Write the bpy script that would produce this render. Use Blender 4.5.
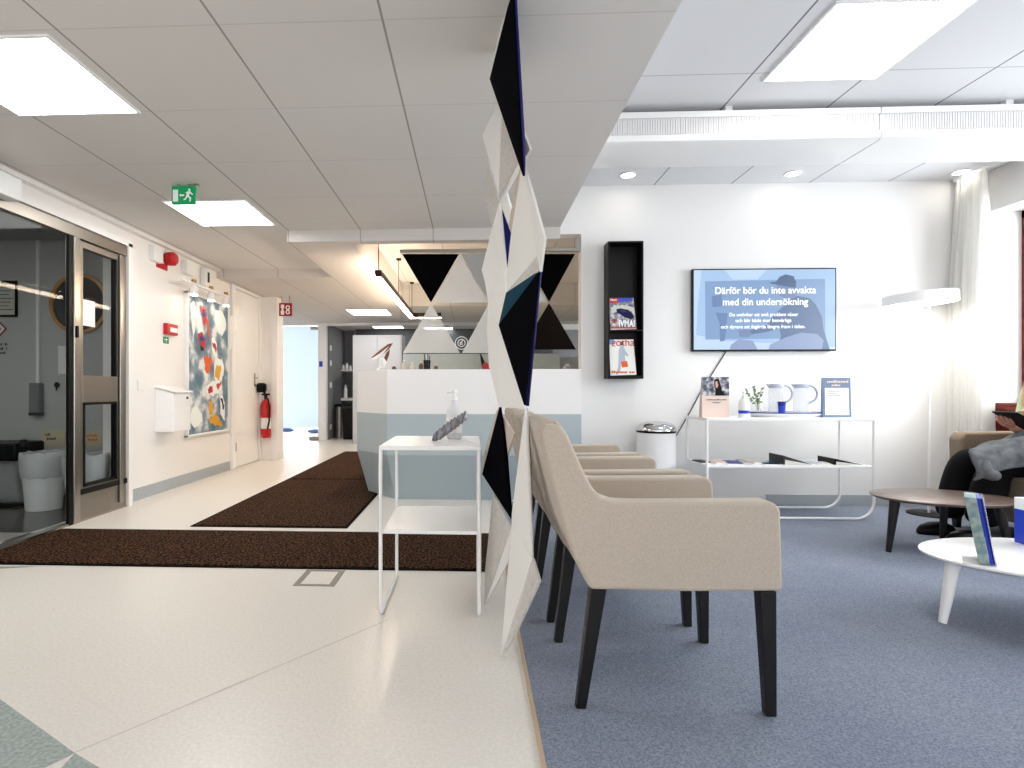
import bpy, bmesh, math, random
from mathutils import Vector, Matrix
for o in list(bpy.data.objects): bpy.data.objects.remove(o)
random.seed(7)
S = bpy.context.scene
COL = S.collection
# ------------------------------------------------------------------ camera
F = 563.0; PX = 447.0; PY = 390.0; CH = 0.92; PSI = 0.045
cs, sn = math.cos(PSI), math.sin(PSI)
cam = bpy.data.cameras.new('camera'); co = bpy.data.objects.new('camera', cam); COL.objects.link(co)
co.location = (0, 0, CH); co.rotation_euler = (math.pi/2, 0, PSI)
cam.sensor_width = 36; cam.lens = F*36/1024
cam.shift_x = (512-PX)/1024; cam.shift_y = (PY-384)/1024
cam.clip_start = 0.05; cam.clip_end = 200
S.camera = co
# ------------------------------------------------------------------ light and exposure
S.view_settings.view_transform = 'Standard'
S.view_settings.look = 'None'
S.view_settings.exposure = 0.6
S.view_settings.gamma = 1.0
S.view_settings.use_curve_mapping = False
world = bpy.data.worlds.new('world'); S.world = world; world.use_nodes = True
bg = world.node_tree.nodes['Background']
bg.inputs[0].default_value = (0.97, 0.98, 1.0, 1); bg.inputs[1].default_value = 1.5
PANEL = 9.0
def area(name, loc, rot, sx, sy, power, col):
    l = bpy.data.lights.new(name, 'AREA'); l.shape = 'RECTANGLE'; l.size = sx; l.size_y = sy
    l.energy = power; l.color = col
    o = bpy.data.objects.new(name, l); COL.objects.link(o); o.location = loc; o.rotation_euler = rot
    return o
area('daylight', (4.9, 2.7, 1.75), (0, math.radians(90), 0), 1.8, 3.2, 120, (0.90, 0.95, 1.0))
area('back_room_daylight', (-3.3, 14.4, 1.3), (math.radians(90), 0, 0), 3.0, 2.2, 150, (0.88, 0.95, 1.0)).rotation_euler = (math.radians(-90), 0, 0)

# ------------------------------------------------------------------ pixel helpers: points on real planes
def atY(x, y, Y):
    t = (x-PX)/F; d = Y/(cs + t*sn); r = t*d
    return Vector((r*cs - d*sn, Y, CH - (y-PY)*d/F))
def atX(x, y, X):
    t = (x-PX)/F; d = X/(t*cs - sn); r = t*d
    return Vector((X, r*sn + d*cs, CH - (y-PY)*d/F))
def atZ(x, y, Z):
    d = F*(CH-Z)/(y-PY); r = (x-PX)/F*d
    return Vector((r*cs - d*sn, r*sn + d*cs, Z))

# ------------------------------------------------------------------ materials
def lin(c):
    c = c/255.0
    return c/12.92 if c <= 0.04045 else ((c+0.055)/1.055)**2.4
def C(r, g, b): return (lin(r), lin(g), lin(b), 1)
M = {}
def mat(name, col, rough=0.5, metal=0.0, emit=None, es=0, trans=0, alpha=1, ior=1.45, noise=None, bump=None, spec=0.5, sheen=0, tl=0):
    m = bpy.data.materials.new(name); m.use_nodes = True; nt = m.node_tree; b = nt.nodes['Principled BSDF']
    b.inputs['Base Color'].default_value = col; b.inputs['Roughness'].default_value = rough
    b.inputs['Metallic'].default_value = metal; b.inputs['IOR'].default_value = ior
    b.inputs['Transmission Weight'].default_value = trans; b.inputs['Alpha'].default_value = alpha
    b.inputs['Specular IOR Level'].default_value = spec; b.inputs['Sheen Weight'].default_value = sheen
    if emit: b.inputs['Emission Color'].default_value = emit; b.inputs['Emission Strength'].default_value = es
    tc = None
    if noise or bump: tc = nt.nodes.new('ShaderNodeTexCoord')
    if noise:      # (scale, second colour, low, high)
        n = nt.nodes.new('ShaderNodeTexNoise'); n.inputs['Scale'].default_value = noise[0]; n.inputs['Detail'].default_value = 4
        nt.links.new(tc.outputs['Object'], n.inputs['Vector'])
        r = nt.nodes.new('ShaderNodeValToRGB'); r.color_ramp.elements[0].position = noise[2]; r.color_ramp.elements[1].position = noise[3]
        r.color_ramp.elements[0].color = col; r.color_ramp.elements[1].color = noise[1]
        nt.links.new(n.outputs['Fac'], r.inputs['Fac']); nt.links.new(r.outputs['Color'], b.inputs['Base Color'])
    if bump:       # (scale, strength, distance)
        n = nt.nodes.new('ShaderNodeTexNoise'); n.inputs['Scale'].default_value = bump[0]; n.inputs['Detail'].default_value = 3
        nt.links.new(tc.outputs['Object'], n.inputs['Vector'])
        bp = nt.nodes.new('ShaderNodeBump'); bp.inputs['Strength'].default_value = bump[1]; bp.inputs['Distance'].default_value = bump[2]
        nt.links.new(n.outputs['Fac'], bp.inputs['Height']); nt.links.new(bp.outputs['Normal'], b.inputs['Normal'])
    M[name] = m
    return m
def thin_glass(name, tint, refl=0.08, rough=0.0):
    m = bpy.data.materials.new(name); m.use_nodes = True; nt = m.node_tree
    for n in list(nt.nodes): nt.nodes.remove(n)
    out = nt.nodes.new('ShaderNodeOutputMaterial'); mix = nt.nodes.new('ShaderNodeMixShader')
    t = nt.nodes.new('ShaderNodeBsdfTransparent'); t.inputs[0].default_value = tint
    g = nt.nodes.new('ShaderNodeBsdfGlossy'); g.inputs['Roughness'].default_value = rough
    fr = nt.nodes.new('ShaderNodeLayerWeight'); fr.inputs[0].default_value = 0.5
    pw = nt.nodes.new('ShaderNodeMath'); pw.operation = 'POWER'; pw.inputs[1].default_value = 4.0; nt.links.new(fr.outputs['Facing'], pw.inputs[0])
    ml = nt.nodes.new('ShaderNodeMath'); ml.operation = 'MULTIPLY_ADD'; ml.inputs[1].default_value = 0.22; ml.inputs[2].default_value = 0.005; nt.links.new(pw.outputs[0], ml.inputs[0])
    nt.links.new(ml.outputs[0], mix.inputs[0]); nt.links.new(t.outputs[0], mix.inputs[1]); nt.links.new(g.outputs[0], mix.inputs[2])
    nt.links.new(mix.outputs[0], out.inputs[0]); M[name] = m
def translucent(name, col, alpha, tl=0.5):
    m = bpy.data.materials.new(name); m.use_nodes = True; nt = m.node_tree
    for n in list(nt.nodes): nt.nodes.remove(n)
    out = nt.nodes.new('ShaderNodeOutputMaterial')
    d = nt.nodes.new('ShaderNodeBsdfDiffuse'); d.inputs[0].default_value = col
    t = nt.nodes.new('ShaderNodeBsdfTranslucent'); t.inputs[0].default_value = col
    p = nt.nodes.new('ShaderNodeBsdfTransparent')
    a = nt.nodes.new('ShaderNodeMixShader'); a.inputs[0].default_value = tl
    b = nt.nodes.new('ShaderNodeMixShader'); b.inputs[0].default_value = alpha
    nt.links.new(d.outputs[0], a.inputs[1]); nt.links.new(t.outputs[0], a.inputs[2])
    nt.links.new(p.outputs[0], b.inputs[1]); nt.links.new(a.outputs[0], b.inputs[2])
    nt.links.new(b.outputs[0], out.inputs[0]); M[name] = m
def grid_mat(name, col, seam, x0, sx, wx, y0, sy, wy, wyfac=0.5, xmax=None):
    m = mat(name, col, 0.85, spec=0.25, bump=None); nt = m.node_tree; b = nt.nodes['Principled BSDF']
    g = nt.nodes.new('ShaderNodeNewGeometry'); sp = nt.nodes.new('ShaderNodeSeparateXYZ'); nt.links.new(g.outputs['Position'], sp.inputs[0])
    def mth(op, a, bb=None):
        n = nt.nodes.new('ShaderNodeMath'); n.operation = op
        for i, v in enumerate((a, bb)):
            if v is None: continue
            if isinstance(v, (int, float)): n.inputs[i].default_value = v
            else: nt.links.new(v, n.inputs[i])
        return n.outputs[0]
    def line(src, o, s, w):
        f = mth('FRACT', mth('DIVIDE', mth('SUBTRACT', src, o), s))
        a = mth('ABSOLUTE', mth('SUBTRACT', f, 0.5))
        return mth('GREATER_THAN', a, 0.5 - w/s/2)
    lx = line(sp.outputs[0], x0-60*sx, sx, wx); ly = mth('MULTIPLY', line(sp.outputs[1], y0-60*sy, sy, wy), wyfac)
    if xmax is not None: lx = mth('MULTIPLY', lx, mth('LESS_THAN', sp.outputs[0], xmax))
    k = mth('MAXIMUM', lx, ly)
    mx = nt.nodes.new('ShaderNodeMix'); mx.data_type = 'RGBA'; mx.inputs[6].default_value = col; mx.inputs[7].default_value = seam
    nt.links.new(k, mx.inputs[0]); nt.links.new(mx.outputs[2], b.inputs['Base Color'])
    return m
def speck_mat(name, base, dark, light, scale, rough, bumpd=0.0, amt=0.35, big=None):
    m = mat(name, base, rough); nt = m.node_tree; b = nt.nodes['Principled BSDF']
    g = nt.nodes.new('ShaderNodeNewGeometry')
    n = nt.nodes.new('ShaderNodeTexNoise'); n.inputs['Scale'].default_value = scale; n.inputs['Detail'].default_value = 2
    nt.links.new(g.outputs['Position'], n.inputs['Vector'])
    r = nt.nodes.new('ShaderNodeValToRGB'); e = r.color_ramp.elements
    e[0].position = amt; e[0].color = dark; e[1].position = 1-amt; e[1].color = light
    k = e.new(0.5); k.color = base
    nt.links.new(n.outputs['Fac'], r.inputs['Fac'])
    last = r.outputs['Color']
    if big:
        n2 = nt.nodes.new('ShaderNodeTexNoise'); n2.inputs['Scale'].default_value = big[0]; n2.inputs['Detail'].default_value = 3
        nt.links.new(g.outputs['Position'], n2.inputs['Vector'])
        mx = nt.nodes.new('ShaderNodeMix'); mx.data_type = 'RGBA'; mx.blend_type = 'MULTIPLY'; mx.inputs[0].default_value = 1
        r2 = nt.nodes.new('ShaderNodeValToRGB'); r2.color_ramp.elements[0].position = 0.35; r2.color_ramp.elements[0].color = big[1]
        r2.color_ramp.elements[1].position = 0.6; r2.color_ramp.elements[1].color = (1, 1, 1, 1)
        nt.links.new(n2.outputs['Fac'], r2.inputs['Fac']); nt.links.new(last, mx.inputs[6]); nt.links.new(r2.outputs['Color'], mx.inputs[7])
        last = mx.outputs[2]
    nt.links.new(last, b.inputs['Base Color'])
    if bumpd:
        bp = nt.nodes.new('ShaderNodeBump'); bp.inputs['Distance'].default_value = bumpd; bp.inputs['Strength'].default_value = 1
        nt.links.new(n.outputs['Fac'], bp.inputs['Height']); nt.links.new(bp.outputs['Normal'], b.inputs['Normal'])
    return m

mat('white_wall', C(236, 234, 232), 0.75, spec=0.3, bump=(60, 0.06, 0.002))
mat('corridor_wall', C(240, 236, 232), 0.45, spec=0.5)
mat('white_paint', C(242, 241, 240), 0.35)
mat('white_gloss', C(244, 243, 242), 0.25)
mat('white_plastic', C(238, 238, 236), 0.4)
mat('grey_plastic', C(120, 122, 124), 0.45)
mat('base_grey', C(168, 174, 178), 0.5)
mat('black_satin', C(5, 5, 6), 0.4, spec=0.25)
mat('black_matte', C(4, 4, 6), 0.85, spec=0.1)
mat('black_wood', C(10, 9, 9), 0.4, noise=(25, C(22, 18, 16), 0.4, 0.7))
mat('charcoal', C(46, 47, 50), 0.6)
mat('grey_wall', C(120, 121, 124), 0.75)
mat('dark_grey_wall', C(70, 71, 74), 0.75)
mat('cabinet_grey', C(196, 198, 203), 0.5)
mat('steel', C(170, 165, 158), 0.28, 1.0, bump=(120, 0.03, 0.001))
mat('brushed_steel', C(150, 145, 138), 0.38, 1.0, bump=(200, 0.05, 0.001))
mat('chrome', C(210, 210, 212), 0.12, 1.0)
mat('joint', C(196, 192, 186), 0.5)
mat('edge_brass', C(188, 165, 140), 0.5)
mat('brass', C(190, 150, 80), 0.3, 1.0)
mat('counter_white', C(243, 240, 238), 0.3)
mat('counter_grey', C(176, 188, 192), 0.35)
mat('counter_grey_dark', C(168, 181, 186), 0.35)
mat('red', C(190, 25, 25), 0.35)
mat('dark_red', C(150, 12, 22), 0.4)
mat('green_sign', C(0, 120, 70), 0.4, emit=C(0, 130, 75), es=0.35)
mat('green', C(20, 130, 80), 0.5)
mat('sign_white', C(245, 250, 248), 0.4)
mat('orange', C(225, 95, 30), 0.6)
mat('yellow', C(225, 165, 45), 0.6)
mat('blue', C(30, 60, 190), 0.4)
mat('cover_blue', C(90, 122, 185), 0.6)
mat('deep_blue', C(20, 30, 130), 0.4)
mat('teal', C(16, 58, 78), 0.8, spec=0.1)
mat('navy_black', C(3, 3, 8), 0.9, spec=0.03)
mat('royal_blue', C(14, 18, 80), 0.6, spec=0.2)
mat('felt_white', C(232, 230, 226), 0.8, bump=(300, 0.15, 0.001))
mat('felt_grey', C(206, 202, 197), 0.9, noise=(60, C(192, 188, 183), 0.35, 0.65))
mat('felt_beige', C(196, 182, 170), 0.9)
mat('paper', C(240, 238, 232), 0.7)
mat('sign_beige', C(208, 194, 164), 0.6)
mat('paper_grey', C(205, 203, 192), 0.7)
mat('skin', C(205, 150, 130), 0.5)
mat('pink_paper', C(232, 208, 196), 0.6)
mat('fabric', C(192, 180, 166), 0.95, noise=(260, C(178, 165, 150), 0.3, 0.7), bump=(420, 0.25, 0.0015), sheen=0.15, spec=0.2)
mat('armchair_fabric', C(150, 132, 112), 0.95, noise=(160, C(130, 113, 95), 0.3, 0.7), sheen=0.15, spec=0.2)
mat('trouser', C(9, 9, 12), 0.9, bump=(40, 0.4, 0.004), spec=0.2)
mat('jacket', C(118, 120, 122), 0.9, noise=(18, C(92, 94, 97), 0.35, 0.65), bump=(30, 0.6, 0.01), spec=0.2)
mat('tee', C(176, 190, 148), 0.9)
mat('hair', C(90, 62, 42), 0.7, bump=(60, 0.6, 0.004))
mat('table_brown', C(112, 92, 82), 0.35, noise=(14, C(96, 78, 70), 0.35, 0.65))
mat('window_wood', C(120, 38, 24), 0.4, noise=(20, C(88, 26, 16), 0.4, 0.6))
mat('wood_ring', C(190, 140, 90), 0.4)
mat('copper', C(120, 70, 45), 0.4, 0.3)
mat('leaf', C(95, 120, 70), 0.6)
mat('stone_strip', C(150, 148, 142), 0.6)
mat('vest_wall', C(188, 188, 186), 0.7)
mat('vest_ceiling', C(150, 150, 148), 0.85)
mat('jug_lid', C(178, 184, 200), 0.4)
mat('brown_metal', C(52, 34, 26), 0.35, 0.6)
mat('dark_pane', C(74, 76, 76), 0.08, spec=0.6)
mat('mirror', C(120, 125, 125), 0.05, 1.0)
mat('grey_leaf', C(130, 128, 134), 0.35, 0.5)
mat('lamp_on', (1, 1, 1, 1), 0.5, emit=(1.0, 0.985, 0.96, 1), es=PANEL)
mat('down_on', (1, 1, 1, 1), 0.5, emit=(1.0, 0.95, 0.88, 1), es=14)
mat('pendant_on', (1, 1, 1, 1), 0.5, emit=(1.0, 0.80, 0.60, 1), es=34)
mat('spot_on', (1, 1, 1, 1), 0.5, emit=(1.0, 0.9, 0.75, 1), es=22)
mat('floor_lamp_on', (1, 1, 1, 1), 0.5, emit=(1.0, 0.96, 0.90, 1), es=14)
thin_glass('glass', (0.93, 0.95, 0.95, 1))
thin_glass('door_glass', (0.86, 0.88, 0.88, 1))
translucent('frost_white', C(235, 236, 236), 0.62, 0.5)
translucent('frost_grey', C(185, 188, 190), 0.78, 0.4)
translucent('film_black', C(8, 8, 8), 0.97, 0.0)
translucent('film_brown', C(26, 20, 17), 0.93, 0.0)
translucent('clear_plastic', C(235, 238, 242), 0.25, 0.5)
translucent('pale_plastic', C(240, 240, 242), 0.8, 0.5)
translucent('curtain', C(244, 243, 240), 0.88, 0.55)
translucent('bag', C(225, 225, 225), 0.6, 0.5)
translucent('frosted_door', C(225, 236, 246), 0.85, 0.75)
grid_mat('ceiling_low', C(222, 218, 214), C(160, 156, 152), -0.92, 0.6, 0.009, 1.995, 0.605, 0.006, 0.3, 0.0)
grid_mat('ceiling_high', C(226, 226, 228), C(130, 130, 134), atY(654, 190, 4.63).x, 0.612, 0.010, 3.02, 0.612, 0.007, 0.5)
grid_mat('ceiling_corridor', C(214, 208, 203), C(170, 164, 160), -0.92, 0.6, 0.008, 4.42, 0.605, 0.005, 0.3)
speck_mat('terrazzo', C(228, 223, 215), C(222, 216, 208), C(233, 229, 222), 95, 0.3, 0, 0.3)
speck_mat('terrazzo_grey', C(164, 174, 170), C(150, 160, 156), C(182, 190, 186), 95, 0.25, 0, 0.3)
speck_mat('carpet', C(132, 138, 152), C(112, 118, 134), C(150, 156, 168), 170, 1.0, 0.002, 0.3, (2.5, (0.9, 0.92, 0.95, 1)))
M['carpet'].node_tree.nodes['Principled BSDF'].inputs['Specular IOR Level'].default_value = 0.1
speck_mat('mat_brown', C(34, 25, 20), C(12, 10, 9), C(98, 66, 44), 85, 1.0, 0.004, 0.41)
M['mat_brown'].node_tree.nodes['Principled BSDF'].inputs['Specular IOR Level'].default_value = 0.1
speck_mat('wet_stone', C(48, 46, 44), C(30, 29, 28), C(84, 80, 76), 9, 0.18, 0, 0.3)
speck_mat('picture_paint', C(128, 150, 164), C(84, 114, 134), C(232, 234, 234), 5.5, 0.35, 0, 0.38)
speck_mat('cover_photo', C(120, 125, 140), C(50, 55, 70), C(210, 205, 200), 30, 0.3, 0, 0.35)
def emis(name, col, s=1.0):
    s = s*0.66
    m = bpy.data.materials.new(name); m.use_nodes = True; nt = m.node_tree
    b = nt.nodes['Principled BSDF']; b.inputs['Base Color'].default_value = (0.01, 0.01, 0.01, 1); b.inputs['Roughness'].default_value = 0.25
    b.inputs['Emission Color'].default_value = col; b.inputs['Emission Strength'].default_value = s; M[name] = m
emis('screen_bg', C(172, 203, 240)); emis('screen_light', C(198, 222, 248)); emis('screen_box', C(136, 166, 208))
emis('screen_man', C(98, 122, 160)); emis('screen_cap', C(86, 108, 146)); emis('screen_skin', C(122, 144, 182)); emis('screen_glove', C(148, 166, 204)); emis('screen_text', C(250, 252, 255), 1.5)
emis('screen_dim', C(112, 140, 184))

# ------------------------------------------------------------------ mesh helpers
def wloc(o):
    v = Vector((0, 0, 0))
    while o: v += o.location; o = o.parent
    return v
class MB:
    def __init__(s): s.v = []; s.f = []; s.m = []
    def add(s, vs, fs, mi=0):
        n = len(s.v); s.v += [Vector(v) for v in vs]; s.f += [tuple(i+n for i in f) for f in fs]; s.m += [mi]*len(fs); return s
    def box(s, x0, x1, y0, y1, z0, z1, mi=0):
        vs = [(x, y, z) for x in (x0, x1) for y in (y0, y1) for z in (z0, z1)]
        return s.add(vs, [(0, 1, 3, 2), (4, 6, 7, 5), (0, 4, 5, 1), (2, 3, 7, 6), (0, 2, 6, 4), (1, 5, 7, 3)], mi)
    def hexa(s, b, t, mi=0):    # bottom 4, top 4 points, same winding
        return s.add(list(b)+list(t), [(3, 2, 1, 0), (4, 5, 6, 7), (0, 1, 5, 4), (1, 2, 6, 5), (2, 3, 7, 6), (3, 0, 4, 7)], mi)
    def prism(s, poly, ext, mi=0):   # poly 3D points, extruded by vector
        n = len(poly); e = Vector(ext); vs = [Vector(p) for p in poly] + [Vector(p)+e for p in poly]
        return s.add(vs, [tuple(range(n))[::-1], tuple(range(n, 2*n))] + [(i, (i+1) % n, n+(i+1) % n, n+i) for i in range(n)], mi)
    def tube(s, pts, r, n=10, mi=0, cap=True, radii=None):
        pts = [Vector(p) for p in pts]; rings = []; up = None
        for i, p in enumerate(pts):
            a = pts[max(i-1, 0)]; b = pts[min(i+1, len(pts)-1)]; t = (b-a).normalized()
            if up is None: up = Vector((0, 0, 1)) if abs(t.z) < 0.9 else Vector((1, 0, 0))
            u = (up - t*up.dot(t)).normalized(); w = t.cross(u); up = u
            rr = radii[i] if radii else r
            rings.append([p + (u*math.cos(2*math.pi*k/n) + w*math.sin(2*math.pi*k/n))*rr for k in range(n)])
        vs = [q for ring in rings for q in ring]; fs = []
        for i in range(len(pts)-1):
            for k in range(n):
                fs.append((i*n+k, i*n+(k+1) % n, (i+1)*n+(k+1) % n, (i+1)*n+k))
        if cap: fs += [tuple(range(n))[::-1], tuple((len(pts)-1)*n+k for k in range(n))]
        return s.add(vs, fs, mi)
    def lathe(s, c, prof, n=24, mi=0, axis='Z', sx=1, sy=1, cap=True):
        vs = []; fs = []
        for (r, h) in prof:
            for k in range(n):
                a = 2*math.pi*k/n; p = (r*math.cos(a)*sx, r*math.sin(a)*sy, h)
                if axis == 'X': p = (h, p[0], p[1])
                if axis == 'Y': p = (p[0], h, p[1])
                vs.append(Vector(c)+Vector(p))
        for i in range(len(prof)-1):
            for k in range(n): fs.append((i*n+k, i*n+(k+1) % n, (i+1)*n+(k+1) % n, (i+1)*n+k))
        if cap: fs.append(tuple(range(n))[::-1]); fs.append(tuple((len(prof)-1)*n+k for k in range(n)))
        else:
            L = (len(prof)-1)*n
            for k in range(n): fs.append((L+k, L+(k+1) % n, (k+1) % n, k))
        return s.add(vs, fs, mi)
    def build(s, name, mats, parent=None, bevel=0, seg=2, smooth=False, subsurf=0, solid=0, origin=None, label=None, angle=38):
        if isinstance(mats, str): mats = [mats]
        if origin is None:
            if parent: origin = wloc(parent)
            else:
                xs = [v.x for v in s.v]; ys = [v.y for v in s.v]; zs = [v.z for v in s.v]
                origin = Vector(((min(xs)+max(xs))/2, (min(ys)+max(ys))/2, min(zs)))
        origin = Vector(origin)
        me = bpy.data.meshes.new(name); me.from_pydata([v-origin for v in s.v], [], s.f)
        for m in mats: me.materials.append(M[m])
        for p, mi in zip(me.polygons, s.m): p.material_index = mi
        bm = bmesh.new(); bm.from_mesh(me); bmesh.ops.recalc_face_normals(bm, faces=bm.faces)
        if smooth or bevel or subsurf:
            for f in bm.faces: f.smooth = True
            for e in bm.edges:
                if len(e.link_faces) == 2 and e.calc_face_angle(0) > math.radians(angle) and not subsurf: e.smooth = False
        bm.to_mesh(me); bm.free()
        o = bpy.data.objects.new(name, me); COL.objects.link(o)
        if parent: o.parent = parent; o.location = origin - wloc(parent)
        else: o.location = origin
        if solid:
            md = o.modifiers.new('solid', 'SOLIDIFY'); md.thickness = solid; md.offset = 0
        if bevel:
            md = o.modifiers.new('bevel', 'BEVEL'); md.width = bevel; md.segments = seg; md.limit_method = 'ANGLE'; md.angle_limit = math.radians(35)
            for e in me.edges: e.use_edge_sharp = False
            md2 = o.modifiers.new('wn', 'WEIGHTED_NORMAL'); md2.keep_sharp = True
        if subsurf:
            md = o.modifiers.new('sub', 'SUBSURF'); md.levels = subsurf; md.render_levels = subsurf
        if label: o['label'] = label
        return o
def thing(name, loc, label, cat, group=None):
    o = bpy.data.objects.new(name, None); COL.objects.link(o); o.location = loc; o.empty_display_size = 0.1
    o['label'] = label; o['category'] = cat
    if group: o['group'] = group
    return o
def tag(o, label, cat, group=None):
    o['label'] = label; o['category'] = cat
    if group: o['group'] = group
    return o
def struct(o): o['kind'] = 'structure'; return o
def copy_tree(o, parent=None):
    c = o.copy(); COL.objects.link(c)
    if parent: c.parent = parent
    for ch in [x for x in o.children]: copy_tree(ch, c)
    return c
def text_mesh(txt, size, mi_mat, name, parent, loc, rot=(math.pi/2, 0, 0), align='CENTER', off=0.0, ext=0.0006, sx=1.0):
    cu = bpy.data.curves.new(name, 'FONT'); cu.body = txt; cu.size = size; cu.align_x = align; cu.align_y = 'CENTER'; cu.extrude = ext; cu.offset = off
    t = bpy.data.objects.new('tmp', cu); COL.objects.link(t)
    dg = bpy.context.evaluated_depsgraph_get(); dg.update()
    me = bpy.data.meshes.new_from_object(t.evaluated_get(dg)); bpy.data.objects.remove(t); bpy.data.curves.remove(cu)
    me.name = name; me.materials.clear(); me.materials.append(M[mi_mat])
    R = Matrix.Rotation(rot[2], 4, 'Z') @ Matrix.Rotation(rot[0], 4, 'X') @ Matrix.Diagonal((sx, 1, 1, 1))
    me.transform(R)
    o = bpy.data.objects.new(name, me); COL.objects.link(o); o.parent = parent; o.location = Vector(loc) - wloc(parent)
    return o
def scribble(parent, x0, x1, z, h, y, mt, n=1, seed=1, gap=1.7, name='print_lines'):
    rn_ = random.Random(seed); m = MB()
    for k in range(n):
        zz = z-k*h*gap; x = x0; xe = x1-(x1-x0)*(0.35*rn_.random() if k else 0)
        while x < xe:
            w = h*rn_.uniform(0.35, 0.75); hh = h*rn_.choice((0.7, 0.7, 1.0))
            if rn_.random() > 0.14: m.box(x, min(x+w, xe+0.001), y-0.0008, y, zz-h/2, zz-h/2+hh)
            x += w*1.35
    return m.build(name, mt, parent)
def arc(c, r, a0, a1, n, plane='XZ'):
    out = []
    for i in range(n+1):
        a = math.radians(a0+(a1-a0)*i/n); u, v = r*math.cos(a), r*math.sin(a)
        out.append(Vector((c[0]+u, c[1], c[2]+v)) if plane == 'XZ' else Vector((c[0], c[1]+u, c[2]+v)))
    return out

# ================================================================== SETTING
WL = -2.80; DX = -2.72; TVY = 4.63; WR = 3.92; ZL = 2.24; ZH = 2.58; ZC = 2.145; RX = 0.71; WE = 0.885
YN = -2.2
# floors
m = MB(); m.box(WL-0.05, 0.18, YN, 4.9, -0.1, 0)
m.box(-5.0, 3.0, 4.9, 14.6, -0.1, 0)
m.box(0.18, 0.9, 4.63, 4.9, -0.1, 0)
def flr(pts, mi): m.add([atZ(x, y, 0.0008) for x, y in pts], [tuple(range(len(pts)))], mi)
flr([(-160, 600), (0, 699), (75, 753), (-40, 810), (-260, 800)], 1)
flr([(75, 753), (140, 792), (40, 800), (45, 785)], 1)
flr([(-60, 572), (-60, 566), (38, 566.5)], 1)
flr([(75, 753), (74.3, 752.3), (388, 619.3), (388.6, 619.8)], 2)
struct(m.build('floor', ['terrazzo', 'terrazzo_grey', 'joint']))
m = MB(); m.box(0.18, WR+0.3, YN, TVY, -0.1, 0.004); struct(m.build('floor', 'carpet'))
m = MB(); m.box(0.168, 0.180, YN, TVY, 0, 0.006); struct(m.build('trim_1', 'edge_brass'))
m = MB(); m.box(-5.3, WL-0.05, 1.2, 4.9, -0.1, -0.002)
m.add([atZ(-60, 532, 0.0), atZ(62, 533, 0.0), atZ(40, 539, 0.0), atZ(-60, 546, 0.0)], [(0, 1, 2, 3)], 1)
struct(m.build('floor', ['wet_stone', 'stone_strip']))
# ceilings
m = MB(); m.box(WL-0.05, RX, YN, 4.60, ZL, ZH+0.12); struct(m.build('ceiling', 'ceiling_low'))
m = MB(); m.box(WL-0.05, -1.53, 4.60, 6.05, ZL, ZL+0.1)
struct(m.build('ceiling', 'ceiling_low'))
m = MB(); m.box(RX, WR+0.3, YN, TVY+0.1, ZH, ZH+0.12); struct(m.build('ceiling', 'ceiling_high'))
m = MB(); m.box(-5.0, -1.53, 6.05, 10.2, ZC, ZL+0.1); m.box(-1.53, -1.01, 4.595, 10.2, ZC, ZH+0.1)
m.box(-1.01, 2.0, 8.2, 10.2, ZC, ZH+0.1); m.box(-5.0, 3.0, 10.2, 14.6, ZC+0.005, ZH)
m.box(-1.01, RX, 4.595, 4.70, ZC, ZH+0.1)
struct(m.build('ceiling', 'ceiling_corridor'))
m = MB(); m.box(-1.01, 2.0, 4.75, 8.2, 2.46, ZH+0.1); struct(m.build('ceiling', 'ceiling_corridor'))
# TV wall
m = MB(); m.box(WE, WR+0.3, TVY, TVY+0.12, 0, ZH); m.box(RX, WE, TVY, TVY+0.12, 2.19, ZH); struct(m.build('wall_back', 'white_wall'))
m = MB(); m.box(atY(766, 500, TVY).x, WR, TVY-0.012, TVY, 0.0, 0.085); struct(m.build('baseboard_back', 'base_grey', bevel=0.002))
# right wall with window
WY0, WY1, WZ0, WZ1 = 1.0, 4.44, 0.80, 2.27
m = MB(); m.box(WR, WR+0.35, YN, TVY, 0, WZ0); m.box(WR, WR+0.35, YN, TVY, WZ1, ZH); m.box(WR, WR+0.35, WY1, TVY, WZ0, WZ1); m.box(WR, WR+0.35, YN, WY0, WZ0, WZ1)
struct(m.build('wall_right', 'white_wall'))
m = MB(); fx = WR+0.22
for (a, b, c, d) in ((WY0, WY1, WZ0, WZ0+0.06), (WY0, WY1, WZ1-0.06, WZ1), (WY0, WY0+0.06, WZ0, WZ1), (WY1-0.06, WY1, WZ0, WZ1), (2.55, 2.62, WZ0, WZ1)):
    m.box(fx, fx+0.07, a, b, c, d)
wf = struct(m.build('window_1', 'window_wood', bevel=0.004))
m = MB(); m.box(fx+0.03, fx+0.036, WY0+0.06, WY1-0.06, WZ0+0.06, WZ1-0.06); m.build('pane', 'glass', wf)
m = MB(); m.box(WR-0.07, fx, WY0, WY1-0.02, WZ0, WZ0+0.025); m.box(WR-0.07, WR-0.045, WY0, WY1-0.02, WZ0-0.03, WZ0); m.box(WR-0.02, WR, WY0, WY1-0.02, WZ0-0.2, WZ0); struct(m.build('trim_2', 'window_wood', bevel=0.003))
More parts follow.
